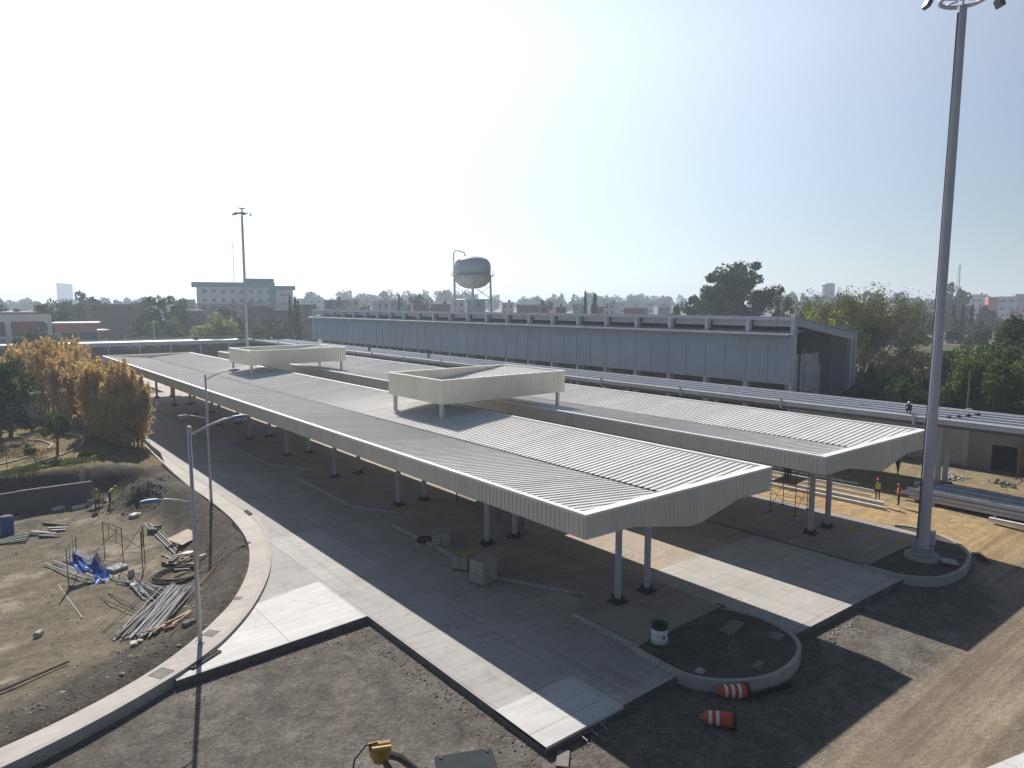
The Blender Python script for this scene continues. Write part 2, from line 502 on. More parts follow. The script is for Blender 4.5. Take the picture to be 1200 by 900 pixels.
_h = RNG.random((64, 64))
def vnoise(x, y):
    xi = np.floor(x).astype(int); yi = np.floor(y).astype(int)
    fx = x - xi; fy = y - yi
    fx = fx * fx * (3 - 2 * fx); fy = fy * fy * (3 - 2 * fy)
    a = _h[xi % 64, yi % 64]; b = _h[(xi + 1) % 64, yi % 64]; c = _h[xi % 64, (yi + 1) % 64]; d = _h[(xi + 1) % 64, (yi + 1) % 64]
    return (a * (1 - fx) + b * fx) * (1 - fy) + (c * (1 - fx) + d * fx) * fy
def fbm(x, y, o=4):
    s = 0; a = .5
    for k in range(o):
        s = s + a * vnoise(x * 2 ** k + 7.3 * k, y * 2 ** k + 3.1 * k); a *= .5
    return s

def pit_dist(X, Y):
    """distance from the inner edge of the pavement for points on the garden side, else 0"""
    poly = IN_S + [(-400, -40), (-400, 400), (17.1, 400)]
    inside = np.zeros(X.shape, bool)
    n = len(poly)
    for i in range(n):
        x1, y1 = poly[i]; x2, y2 = poly[(i + 1) % n]
        c = ((y1 > Y) != (y2 > Y))
        with np.errstate(divide='ignore', invalid='ignore'):
            xi = (x2 - x1) * (Y - y1) / ((y2 - y1) if y2 != y1 else 1e-9) + x1
        inside ^= c & (X < xi)
    D = np.full(X.shape, 1e9)
    for i in range(len(IN_S) - 1):
        ax, ay = IN_S[i]; bx, by = IN_S[i + 1]
        L = (bx - ax) ** 2 + (by - ay) ** 2
        t = np.clip(((X - ax) * (bx - ax) + (Y - ay) * (by - ay)) / L, 0, 1)
        D = np.minimum(D, np.hypot(X - ax - t * (bx - ax), Y - ay - t * (by - ay)))
    return np.where(inside, D, 0), inside

def height(X, Y):
    X = np.asarray(X, float); Y = np.asarray(Y, float)
    base = -.36 + .34 * ss(45, 54, X) * ss(10, 22, Y) + .03 * (fbm(X * .5, Y * .5) - .5)
    base = base + .30 * ss(95, 130, X)
    d, ins = pit_dist(X, Y)
    amp = .35 + 1.05 * ss(33, 46, Y)
    pit = .02 - amp * ss(.2, 3.8, d) + (.26 * (fbm(X * .55 + 9, Y * .55) - .47) + .16 * (fbm(X * 1.9, Y * 1.9) - .47)) * ss(.4, 2, d) * ss(33, 40, Y)
    # spoil along the low pavement, spoil heap, bank and garden terrace
    pit = pit + .28 * np.exp(-((d - 1.5) / .9) ** 2) * ss(31, 33, Y) * (1 - ss(38, 42, Y)) * (.6 + .8 * fbm(X, Y))
    pit = pit + 2.0 * np.exp(-((X - 12.2) / 1.7) ** 2 - ((Y - 67.6) / 2.0) ** 2) * (.55 + .95 * fbm(X * 1.1, Y * 1.1)) + .7 * np.exp(-((X - 13.6) / 1.2) ** 2 - ((Y - 70.6) / 1.5) ** 2)
    pit = pit + .8 * np.exp(-((X - 14.2) / 1.3) ** 2 - ((Y - 63.0) / 3.0) ** 2)
    pit = pit + .5 * np.exp(-((X - 4.2) / .8) ** 2 - ((Y - 66.2) / .9) ** 2)
    gard = .12 + .85 * ss(.5, 6, d)
    bank = -.75 + 1.7 * ss(73.4, 75.7, Y + .8 * (fbm(X * .6, Y * .6) - .47))
    top = np.minimum(gard, np.where(X < 8.6, bank, gard))
    k = np.where(X < 8.6, ss(70.45, 70.75, Y), ss(70.6 + (X - 8.6) * .3, 74.6, Y))
    z = pit * (1 - k) + top * k + .10 * (fbm(X * .8 + 4, Y * .8) - .47) * k
    return np.where(ins, z, base)

GRID = {}
def hz(x, y):
    xs, ys, Z = GRID['xs'], GRID['ys'], GRID['Z']
    i = min(max(int(np.searchsorted(xs, x)) - 1, 0), len(xs) - 2); j = min(max(int(np.searchsorted(ys, y)) - 1, 0), len(ys) - 2)
    u = (x - xs[i]) / (xs[i + 1] - xs[i]); v = (y - ys[j]) / (ys[j + 1] - ys[j])
    return float((Z[j, i] * (1 - u) + Z[j, i + 1] * u) * (1 - v) + (Z[j + 1, i] * (1 - u) + Z[j + 1, i + 1] * u) * v)

def build_ground():
    def axis(lo, hi, st, lo2, hi2, st2):
        a = list(np.arange(lo, hi, st))
        b = list(np.arange(hi, hi2, st2)); c = list(np.arange(lo2, lo, st2))
        e = [hi2]; s = 8.0
        while e[-1] < 5200: e.append(e[-1] + s); s *= 1.45
        f = [lo2 - 8]; s = 8.0
        while f[-1] > -3200: f.append(f[-1] - s); s *= 1.45
        return np.array(sorted(f[1:]) + c + a + b + e)
    xs = axis(-14, 62, .5, -40, 130, 2.5); ys = axis(3, 96, .5, -15, 215, 2.5)
    X, Y = np.meshgrid(xs, ys)
    Z = height(X, Y)
    GRID.update(xs=xs, ys=ys, Z=Z)
    nx, ny = len(xs), len(ys)
    co = np.stack([X, Y, Z], -1).reshape(-1, 3).astype(np.float32)
    idx = np.arange(nx * ny).reshape(ny, nx)
    q = np.stack([idx[:-1, :-1], idx[:-1, 1:], idx[1:, 1:], idx[1:, :-1]], -1).reshape(-1, 4).astype(np.int32)
    # albedo of the bare ground, by what it is made of
    n1 = fbm(X * .35, Y * .35)[..., None]; n2 = fbm(X * 1.3 + 5, Y * 1.3)[..., None]
    def c(*v): return np.array(v)
    n3 = fbm(X * .9 + 31, Y * .9 + 17)[..., None]
    col = np.ones(X.shape + (3,)) * c(.130, .114, .099) * (.55 + .5 * n2 + .45 * n3)
    mot = ss(.50, .66, fbm(X * .45 + 2, Y * .8 + 9)) * .6
    col = col * (1 - mot[..., None]) + c(.185, .17, .152) * mot[..., None] * (.7 + .6 * n3)
    def blend(m, v):
        nonlocal col
        m = np.clip(m, 0, 1)[..., None]; col = col * (1 - m) + v * m
    wob = (fbm(X * .25, Y * .5) - .47) * 3
    # compacted vehicle track in front of the bays, the sand strip beside the far canopy
    tanc = c(.275, .222, .16) * (.8 + .4 * n2)
    track = ss(12.4, 10.6, Y + wob * .35 - .35 * ss(42, 52, X) * (Y * 0 + 12)) * ss(6.2, 8.2, Y + wob * .5) * ss(12, 22, X)
    track = track + ss(44, 50, X) * ss(7, 9, Y) * (1 - ss(15, 19, Y))
    blend(track * .9, tanc)
    sand = ss(49.5, 53, X + wob * .6) * ss(11, 16, Y) * (1 - ss(62, 68, X + wob)) * (1 - ss(120, 150, Y))
    blend(sand, c(.40, .285, .15) * (.75 + .5 * n2))
    rough = ss(57, 62, X + wob) * ss(9, 14, Y) * (1 - ss(74, 79, X)) * (1 - ss(120, 150, Y))
    blend(rough, c(.27, .215, .13) * (.65 + .65 * n2))
    d, ins = pit_dist(X, Y)
    insf = ins.astype(float)
    dirt = c(.150, .128, .090) * (.74 + .5 * n1)
    blend(insf, dirt)
    pale = ss(.50, .62, fbm(X * .22 + 11, Y * .62)) * ss(.36, .56, fbm(X * 1.1, Y * 2.2 + 5)) * insf * ss(4, 6, d)
    blend(pale * .9, c(.30, .26, .20))
    soil = (1 - ss(2.6, 4.6, d + (n1[..., 0] - .47) * 3)) * insf
    soil = np.maximum(soil, insf * ss(70.5, 71.5, Y) * (1 - ss(74.6, 76.2, Y + (n1[..., 0] - .5) * 2)))
    soil = np.maximum(soil, insf * np.exp(-((X - 13) / 3) ** 2 - ((Y - 67) / 5) ** 2) * 1.3)
    blend(soil, c(.078, .067, .053) * (.55 + .9 * n2))
    gm = insf * ss(74.8, 76.4, Y + (n1[..., 0] - .5) * 2)
    blend(gm, c(.175, .125, .06) * (.6 + .8 * n1))
    grassy = gm * ss(.5, .62, fbm(X * .5 + 20, Y * .9)) * .7
    grassy = np.maximum(grassy, insf * np.exp(-((Y - 76.8 - .25 * np.maximum(X - 6, 0)) / 1.0) ** 2) * (1 - ss(9, 12, X)))
    blend(grassy, c(.115, .15, .04) * (.7 + .6 * n2))
    fa = np.maximum(ss(100, 120, X), np.maximum(ss(205, 225, Y), ss(-12, -30, X)))
    wild = np.where((n1 > .45), c(.085, .085, .042), c(.15, .12, .065)) * (.7 + .6 * n2)
    blend(fa, wild)
    fld = ss(280, 300, X) * (1 - ss(350, 370, X)) * ss(20, 60, Y) * (1 - ss(190, 240, Y))
    blend(fld, c(.22, .16, .085) * (.7 + .6 * n2))
    me = bpy.data.meshes.new('ground')
    nv = len(co); nf = len(q)
    me.vertices.add(nv); me.loops.add(4 * nf); me.polygons.add(nf)
    me.vertices.foreach_set('co', co.reshape(-1))
    me.loops.foreach_set('vertex_index', q.reshape(-1))
    me.polygons.foreach_set('loop_start', np.arange(0, 4 * nf, 4, dtype=np.int32))
    me.polygons.foreach_set('use_smooth', np.ones(nf, bool))
    me.update(calc_edges=True)
    at = me.color_attributes.new('earth', 'FLOAT_COLOR', 'POINT')
    rgba = np.ones((nv, 4), np.float32); rgba[:, :3] = col.reshape(-1, 3)
    at.data.foreach_set('color', rgba.reshape(-1))
    a2 = me.attributes.new('rut', 'FLOAT', 'POINT')
    a2.data.foreach_set('value', np.clip(track * .9 + sand * .25, 0, 1).reshape(-1).astype(np.float32))
    m, t, p = new_mat('earth')
    pos = t.pos()
    ac = t.new('ShaderNodeAttribute', attribute_name='earth')
    ar = t.new('ShaderNodeAttribute', attribute_name='rut')
    cc = ac.outputs['Color']
    f = t.ramp(t.noise(pos, 6, 8, .78), .34, .66, .62, 1.38)
    f = t.math('ADD', t.math('MULTIPLY', f, t.math('SUBTRACT', 1.0, t.math('MULTIPLY', ar.outputs['Fac'], .6))), t.math('MULTIPLY', ar.outputs['Fac'], .6))
    cc = t.scale(cc, f)
    mo_ = t.math('SUBTRACT', t.ramp(t.noise(pos, 1.4, 7, .72, .4), .34, .66, .66, 1.38), 1.0)
    cc = t.scale(cc, t.math('ADD', 1.0, t.math('MULTIPLY', mo_, t.math('SUBTRACT', 1.0, t.math('MULTIPLY', ar.outputs['Fac'], .8)))))
    vor = t.new('ShaderNodeTexVoronoi'); vor.inputs['Scale'].default_value = 5.5; t.link(pos, vor.inputs['Vector'])
    sm = t.math('LESS_THAN', vor.outputs['Distance'], .17)
    hue = t.new('ShaderNodeSeparateColor'); t.link(vor.outputs['Color'], hue.inputs[0])
    sm = t.math('MULTIPLY', sm, t.math('GREATER_THAN', hue.outputs[0], .72))
    cc = t.mix(t.math('MULTIPLY', sm, .55), cc, (.30, .28, .25))
    rut = t.noise(t.mapped(pos, (.045, 1.25, 1), -.075), 1.0, 5, .58, .35)
    rutf = t.math('MULTIPLY', t.ramp(rut, .38, .62, .74, 1.16), t.ramp(t.noise(t.mapped(pos, (.25, .5, 1)), .6, 5, .6), .35, .65, .88, 1.1))
    cc = t.mix(ar.outputs['Fac'], cc, t.scale(cc, rutf))
    t.link(cc, p.inputs['Base Color'])
    p.inputs['Roughness'].default_value = .95; p.inputs['Specular IOR Level'].default_value = .15
    b = t.new('ShaderNodeBump'); b.inputs['Strength'].default_value = .9; b.inputs['Distance'].default_value = .09
    hh = t.math('ADD', t.noise(pos, 5, 7, .72), t.math('MULTIPLY', rut, t.math('MULTIPLY', ar.outputs['Fac'], 1.2)))
    t.link(hh, b.inputs['Height']); t.link(b.outputs[0], p.inputs['Normal'])
    me.materials.append(m)
    o = bpy.data.objects.new('ground', me); COL.objects.link(o)
    return struct(o)
build_ground()

# lanes of concrete, pavement, islands --------------------------------------------------
lane_edge = [p for p in OUT_S if 31.3 < p[1] <= 150]
poly = [(p[0] - .12, p[1]) for p in lane_edge] + [(6.6, 31.15), (15.9, 31.75), (15.9, 17.87), (23.78, 18.05), (23.9, 20.5), (26, 26), (26, 150)]
struct(MB().prism(poly, -.62, 0, 1).build('concrete_lane', ['slab_old', 'slab_side']))
struct(MB().prism([(30.2, 16.9), (42.8, 16.62), (43.6, 20), (43.6, 26.6), (30.2, 26.6)], -.62, 0, 1).build('concrete_lane', ['slab_lane', 'slab_side']))
struct(MB().prism([(30.2, 26.6), (43.6, 26.6), (43.6, 150), (30.2, 150)], -.62, -.002).build('concrete_lane', 'slab_tan'))
struct(MB().prism([(12, 150), (60, 150), (60, 185), (12, 187)], -.6, -.001).build('concrete_yard', 'slab_lane'))
apron = [(p[0] + .06, p[1]) for p in OUT_S if 31.6 < p[1] < 37.2]
poly = apron + [(6.75, 31.2), (15.85, 31.8), (15.85, 37.7)]
struct(MB().prism(poly, -.1, .005).build('concrete_apron', 'slab_white'))
struct(MB().prism([(15.9, 17.87), (20.05, 17.9), (20.05, 20.9), (15.9, 20.9)], -.1, .006).build('concrete_apron', 'slab_white'))
struct(MB().prism([(24.0, 3.5), (26.4, 7.75), (29.6, 6.9), (31.5, 3.5)], -.6, -.1).build('concrete_apron', 'slab_white'))
# pavement with its kerb strip
mid = [(a[0] + (b[0] - a[0]) * .80, a[1] + (b[1] - a[1]) * .80) for a, b in zip(IN_S, OUT_S)]
sel = [i for i, p in enumerate(IN_S) if p[1] < 76]
struct(MB().strip([IN_S[i] for i in sel], [mid[i] for i in sel], -.8, .12).build('pavement', 'walk_top'))
struct(MB().strip([mid[i] for i in range(len(mid))], [OUT_S[i] for i in range(len(mid))], -.8, .145).build('kerb', 'kerb_concrete'))
sel2 = [i for i, p in enumerate(IN_S) if p[1] >= 74]
edge = [(p[0] + .18, p[1]) for p in IN_S]
struct(MB().strip([IN_S[i] for i in sel2], [edge[i] for i in sel2], -.8, .11).build('edging_strip', 'kerb_concrete'))
# platforms with sawtooth bays
saw = [(24.2, 20.7)]
ys0 = 25.2
for k in range(7):
    y = ys0 + 18.8 * k
    if y > 140: break
    saw += [(24.3, y), (26.6, y + 1.3), (24.2, y + 6.2)]
saw.append((24.3, 137.5))
plat = saw + [(30.7, 137.5), (30.7, 20.9)]
struct(MB().prism(plat, -.5, .15).build('platform', 'slab_plat'))
def offset_line(pts, dx):
    return [(p[0] + dx, p[1]) for p in pts]
struct(MB().strip(offset_line(saw, -.16), saw, -.5, .155).build('platform_kerb', 'kerb_concrete'))
struct(MB().box(30.7, 30.86, 20.9, 137.5, -.5, .155).build('platform_kerb', 'slab_plat'))
struct(MB().box(30.88, 31.02, 20.9, 137.5, -.05, .006).build('kerb_dark_strip', 'black_rubber'))  # thin dark strip set flush beside the platform kerb
struct(MB().box(43.04, 43.16, 19.2, 137, -.05, .006).build('kerb_dark_strip', 'black_rubber'))  # matching dark strip by the far platform
struct(MB().prism([(43.36, 18.85), (50.9, 18.6), (51.2, 137), (43.36, 137)], -.5, .15).build('platform', 'slab_plat'))
struct(MB().box(43.2, 43.36, 18.85, 137, -.5, .155).build('platform_kerb', 'slab_plat'))
struct(MB().prism([(51.22, 18.6), (52.2, 18.6), (52.2, 137), (51.22, 137)], -.5, .05).build('platform_kerb', 'slab_plat'))

def island(pts, back, zt=.2):
    s = smoothline(pts, 6)
    n = len(s); outer = []
    for i, p in enumerate(s):
        a = s[max(0, i - 1)]; b = s[min(n - 1, i + 1)]
        t = Vector((b[0] - a[0], b[1] - a[1])).normalized()
        outer.append((p[0] + t.y * .2, p[1] - t.x * .2))
    struct(MB().strip(s, outer, -.6, zt).build('island_kerb', 'kerb_concrete'))
    struct(MB().prism(s + back, -.5, zt - .1).build('island_soil', 'soil'))
    return s
island([(24.0, 20.9), (23.85, 19.3), (23.85, 17.8), (24.3, 16.9), (25.0, 16.2), (26.0, 15.65), (27.2, 15.4), (28.8, 15.6), (30.0, 16.15), (30.7, 16.95), (31.1, 18.1), (31.1, 19.4), (30.75, 20.55)], [(30.6, 20.85), (24.2, 20.65)])
island([(42.8, 18.9), (42.75, 17.9), (42.9, 16.7), (43.9, 15.5), (45.2, 15.1), (46.9, 15.05), (49.5, 15.6), (51.3, 16.8), (52.1, 18.0), (52.6, 19.3), (52.7, 20.3), (52.3, 21.2)], [(52.25, 21), (52.25, 18.5), (50.9, 18.5), (43.3, 18.7)])

# ------------------------------------------------------------------ canopies
CW, CL, VX = 14.1, 116.8, 7.2
ZT, ZV = 7.14, 6.5
BOT = [(0, 6.1), (3.1, 6.06), (7.1, 5.26), (7.9, 5.26), (11.2, 5.92), (CW, 5.84)]
def bot(x):
    for (a, za), (b, zb) in zip(BOT, BOT[1:]):
        if a <= x <= b: return za + (zb - za) * (x - a) / (b - a)
    return BOT[-1][1]

def wave(L, pitch, w, slope, h):
    """ribbed sheet section: list of (distance, rise)"""
    out = [(0, 0)]
    n = int(L / pitch)
    for k in range(n):
        c = (k + .5) * L / n
        out += [(c - w / 2 - slope, 0), (c - w / 2, h), (c + w / 2, h), (c + w / 2 + slope, 0)]
    out.append((L, 0))
    return out

def ribbed(fn, sec):
    """fn(t, rise) -> (a, b): the two ends of the sheet at distance t"""
    mb = MB(); vs = []; fs = []
    for t, h in sec:
        a, b = fn(t, h); vs += [a, b]
    for i in range(len(sec) - 1):
        fs.append((2 * i, 2 * i + 2, 2 * i + 3, 2 * i + 1))
    return mb.add(vs, fs)

def make_canopy():
    t = thing('bus_canopy', (20.4, 20.5, 0), 'long white butterfly roof over the near platform, with ribbed grey fascia', 'canopy', 'bus bay canopies')
    sec = wave(CL - .5, .4, .05, .025, .05)
    ribbed(lambda y, h: ((.12, y + .25, ZT - .03 + h), (VX - .12, y + .25, ZV + h)), sec).build('roof_panel', 'roof_sheet', t)
    ribbed(lambda y, h: ((VX + .12, y + .25, ZV + .01 + h), (CW - .12, y + .25, ZT - .02 + h)), sec).build('roof_panel', 'roof_sheet', t)
    MB().box(VX - .22, VX + .22, .2, CL - .2, ZV - .12, ZV - .06).build('gutter', 'lamp_dark', t)
    fsec = wave(CL, .3, .05, .02, .035)
    ribbed(lambda y, h: ((.0 - h, y, 6.1), (.0 - h, y, 7.1)), fsec).build('fascia', 'fascia', t)
    ribbed(lambda y, h: ((CW + h, y, 7.1), (CW + h, y, bot(CW))), fsec).build('fascia', 'fascia', t)
    esec = wave(CW, .3, .05, .02, .035)
    ribbed(lambda x, h: ((x, -h, 7.1), (x, -h, bot(min(x, CW)))), esec).build('fascia', 'fascia', t)
    mb = ribbed(lambda x, h: ((x, CL + h, bot(min(x, CW))), (x, CL + h, 7.1)), esec)
    # upstand behind each end fascia, the inner face one sees across the valley
    mb.add([(.1, CL - .1, 7.1), (CW - .1, CL - .1, 7.1), (CW - .1, CL - .1, 7.05), (VX, CL - .1, ZV - .05), (.1, CL - .1, 7.05)], [(0, 1, 2, 3, 4)])
    mb.build('fascia', 'fascia', t)
    mb = MB()
    mb.box(-.05, .22, -.05, CL + .05, 7.08, 7.2); mb.box(CW - .22, CW + .05, -.05, CL + .05, 7.08, 7.2)
    mb.box(.22, CW - .22, -.05, .42, 7.085, 7.205); mb.box(.22, CW - .22, CL - .12, CL + .05, 7.085, 7.195)
    mb.build('cap_flashing', 'flashing', t)
    mb = MB()
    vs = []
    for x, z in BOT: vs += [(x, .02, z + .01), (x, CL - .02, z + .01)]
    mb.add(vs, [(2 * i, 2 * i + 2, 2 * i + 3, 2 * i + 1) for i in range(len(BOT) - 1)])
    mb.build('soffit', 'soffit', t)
    for k in range(10):
        for x in (6.6, 8.95):
            m = MB().path([(0, 0, .15), (0, 0, bot(x) + .1)], .19, 8)
            c = m.build('column', 'column_paint', t, loc=(x, 4.15 + 11.7 * k, 0))
            m = MB()
            m.obox((0, 0, .18), (.9, .8, .07), .1)
            m.obox((0, 0, .3), (.56, .56, .18), .1)
            for a in range(4):
                m.obox((.33 * math.cos(a * math.pi / 2 + .1), .33 * math.sin(a * math.pi / 2 + .1), .34), (.1, .1, .28), .1)
            m.build('base_plate', 'dark_plate', c)
    return t
canopy = make_canopy()
clone(canopy, (39.2, 19.9, 0), 0, 'long white butterfly roof on the far side, between the near roof and the sand strip', 'bus bay canopies')

def make_lantern():
    t = thing('roof_lantern', (30.0, 46.3, 6.65), 'cream ribbed box on legs bridging the roofs, nearer of the two', 'roof lantern', 'raised boxes bridging the roofs')
    W, D = 13.2, 8.5
    z0, z1 = 1.45, 3.33
    ribbed(lambda x, h: ((x, -h, z1), (x, -h, z0)), wave(W, .3, .05, .02, .035)).build('fascia', 'fascia_bounce_lit', t)
    ribbed(lambda x, h: ((x, D + h, z0), (x, D + h, z1)), wave(W, .3, .05, .02, .035)).build('fascia', 'fascia_bounce_lit', t)
    ribbed(lambda y, h: ((-h, y, z0), (-h, y, z1)), wave(D, .3, .05, .02, .035)).build('fascia', 'fascia_bounce_lit', t)
    ribbed(lambda y, h: ((W + h, y, z1), (W + h, y, z0)), wave(D, .3, .05, .02, .035)).build('fascia', 'fascia_bounce_lit', t)
    ribbed(lambda y, h: ((.1, y + .1, 1.75 + h), (W - .1, y + .1, z1 - .04 + h)), wave(D - .2, .5, .07, .03, .05)).build('roof_panel', 'roof_sheet', t)
    # inner lining of the parapet: ribbed sheet seen from inside
    ribbed(lambda x, h: ((x, D - .14 - h, z1), (x, D - .14 - h, min(z1 - .02, 1.75 + (z1 - 1.79) * x / W))), wave(W, .3, .05, .02, .03)).build('parapet_lining', 'fascia_bounce_lit', t)
    ribbed(lambda y, h: ((.14 + h, y, z1), (.14 + h, y, 1.7)), wave(D, .3, .05, .02, .03)).build('parapet_lining', 'fascia_bounce_lit', t)
    mb = MB()
    mb.box(-.05, W + .05, -.06, .2, z1, z1 + .06); mb.box(-.05, W + .05, D - .2, D + .06, z1, z1 + .06)
    mb.box(-.05, .2, .2, D - .2, z1, z1 + .055); mb.box(W - .2, W + .05, .2, D - .2, z1, z1 + .055)
    mb.build('cap_flashing', 'flashing', t)
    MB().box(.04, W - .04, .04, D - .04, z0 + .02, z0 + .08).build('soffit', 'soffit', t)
    for x, y in ((.25, .4), (.25, D - .7), (W - .5, .4), (W - .5, D - .7)):
        MB().box(x - .13, x + .13, y - .13, y + .13, -.05, z0 + .03).build('leg', 'column_paint', t)
    return t
lan = make_lantern()
clone(lan, (30.05, 91.1, 6.65), 0, 'cream ribbed box on legs bridging the roofs, farther of the two', 'raised boxes bridging the roofs')

# ------------------------------------------------------------------ high masts and street lamps
def make_mast():
    t = thing('high_mast_light', (46.97, 17.3, .1), 'tall grey floodlight mast rising from the rounded island beside the far roof', 'light mast', 'high floodlight masts')
    MB().path([(0, 0, .35), (0, 0, 12.0), (0, 0, 33.0)], [.37, .295, .24], 12).build('pole', 'mast_grey', t, smooth=False)
    mb = MB().lathe([(.72, .3), (.72, .38)], n=16)
    for k in range(14):
        a = 2 * math.pi * k / 14
        mb.path([(.64 * math.cos(a), .64 * math.sin(a), .0), (.64 * math.cos(a), .64 * math.sin(a), .52)], .04, 6)
    for k in range(8):
        a = 2 * math.pi * k / 8
        mb.obox((.52 * math.cos(a), .52 * math.sin(a), .55), (.3, .03, .36), a)
    mb.build('flange', 'mast_grey', t)
    mb = MB().lathe([(1.05, -.1), (1.0, .25)], n=18); mb.build('footing', 'concrete_plain', t)
    MB().path([(-.33, .25, 1.2), (-.29, .22, 9.0)], .04, 6).build('cable', 'lamp_dark', t)
    MB().path([(-.28, .21, 9.0), (-.21, .16, 32.6)], .03, 6).build('cable', 'lamp_dark', t)
    mb = MB(); n = 28
    ring = [(1.15 * math.cos(2 * math.pi * k / n), 1.15 * math.sin(2 * math.pi * k / n), 33.0) for k in range(n + 1)]
    mb.path(ring, .13, 6, cap=False)
    for k in range(6):
        a = 2 * math.pi * k / 6 + .3
        mb.path([(.3 * math.cos(a), .3 * math.sin(a), 33.0), (1.15 * math.cos(a), 1.15 * math.sin(a), 33.0)], .06, 6)
    mb.build('ring', 'mast_grey', t, smooth=True)
    MB().lathe([(.75, 33.9), (.78, 34.05), (.2, 34.15)], n=18).path([(0, 0, 33.0), (0, 0, 34.0)], .2, 10).build('head_plate', 'mast_grey', t)
    MB().path([(0, 0, 34.1), (0, 0, 36.0)], .03, 6).build('lightning_rod', 'galv', t)
    for a in (R(141), R(193), R(247), R(-43)):
        c, s = math.cos(a), math.sin(a)
        arm = MB().path([(1.15 * c, 1.15 * s, 33.0), (1.95 * c, 1.95 * s, 33.12), (2.0 * c, 2.0 * s, 32.85)], .05, 6).build('lamp_arm', 'mast_grey', t)
        mb = MB(); mb.obox((2.03 * c, 2.03 * s, 32.75), (.26, .58, .46), a, 0, R(-25)); mb.obox((1.95 * c, 1.95 * s, 32.85), (.14, .46, .3), a, 0, R(-25))
        h = mb.build('lamp_head', 'lamp_dark', arm)
        lens = MB()
        for q in range(4):
            off = (q - 1.5) * .115
            lens.obox((2.17 * c - off * s, 2.17 * s + off * c, 32.7), (.03, .08, .28), a, 0, R(-25))
        lens.build('lamp_lens', 'lamp_lens', arm)
    mb = MB().bbox((.55, -.28, 1.25), (.5, .42, .85), .03, .3); mb.build('control_box', 'pole_grey', t)
    for o_ in t.children:
        if o_.name.split('.')[0] in ('ring', 'head_plate', 'lamp_arm', 'lightning_rod'): o_.location.z += .35
    return t
mast = make_mast()
mast.rotation_euler = (.0035, .0045, 0)
clone(mast, (46.1, 141.0, 0), R(14), 'tall grey floodlight mast behind the far cream box, in front of the pale clinic', 'high floodlight masts', (.8, .8, 1))

def make_street_lamp():
    t = thing('street_lamp', (8.3, 33.9, .12), 'grey double arm street lamp on the curved pavement, nearer one by the pipes', 'street lamp', 'double arm street lamps')
    MB().path([(0, 0, 0), (0, 0, 10.25)], [.115, .075], 10).build('pole', 'pole_grey', t, smooth=True)
    mb = MB().box(-.17, .17, -.17, .17, 0, .02)
    for x in (-.13, .13):
        for y in (-.13, .13): mb.path([(x, y, 0), (x, y, .12)], .02, 6)
    mb.build('base_plate', 'column_paint', t)
    MB().lathe([(.1, 10.2), (.1, 10.32), (.03, 10.36)], n=10).build('pole_cap', 'pole_grey', t)
    a = MB().path([(0, 0, 9.9), (.9, 0, 10.3), (1.55, 0, 10.5), (1.9, 0, 10.52)], .05, 8).build('lamp_arm', 'pole_grey', t, smooth=True)
    def head(x0, sgn, z, tilt, parent):
        mb = MB()
        for k, (dx, w, h0, h1) in enumerate(((0, .07, -.05, .05), (.14, .13, -.06, .09), (.5, .16, -.06, .10), (.78, .13, -.05, .06), (.84, .06, -.03, .02))):
            z_ = z + math.tan(tilt) * dx
            mb.v += [(x0 + sgn * dx, -w, z_ + h0), (x0 + sgn * dx, w, z_ + h0), (x0 + sgn * dx, w * .6, z_ + h1), (x0 + sgn * dx, -w * .6, z_ + h1)]
            if k:
                o = 4 * k
                for i in range(4):
                    j = (i + 1) % 4
                    mb.f.append((o - 4 + i, o - 4 + j, o + j, o + i)); mb.mi.append(0)
        mb.f += [(3, 2, 1, 0), (16, 17, 18, 19)]; mb.mi += [0, 0]
        mb.build('lamp_head', 'lamp_shell', parent)
        MB().box(min(x0 + sgn * .2, x0 + sgn * .7), max(x0 + sgn * .2, x0 + sgn * .7), -.11, .11, z - .085, z - .06 + math.tan(tilt) * .2).build('lamp_lens', 'lamp_lens', parent)
    head(1.85, 1, 10.52, R(2), a)
    b = MB().path([(0, 0, 6.75), (-.6, 0, 6.98), (-1.1, 0, 7.12), (-1.4, 0, 7.12)], .045, 8).build('lamp_arm', 'pole_grey', t, smooth=True)
    head(-1.35, -1, 7.12, R(3), b)
    return t
sl = make_street_lamp()
clone(sl, (15.75, 58.6, .12), 0, 'grey double arm street lamp farther along the pavement, behind the nearer lamp', 'double arm street lamps')

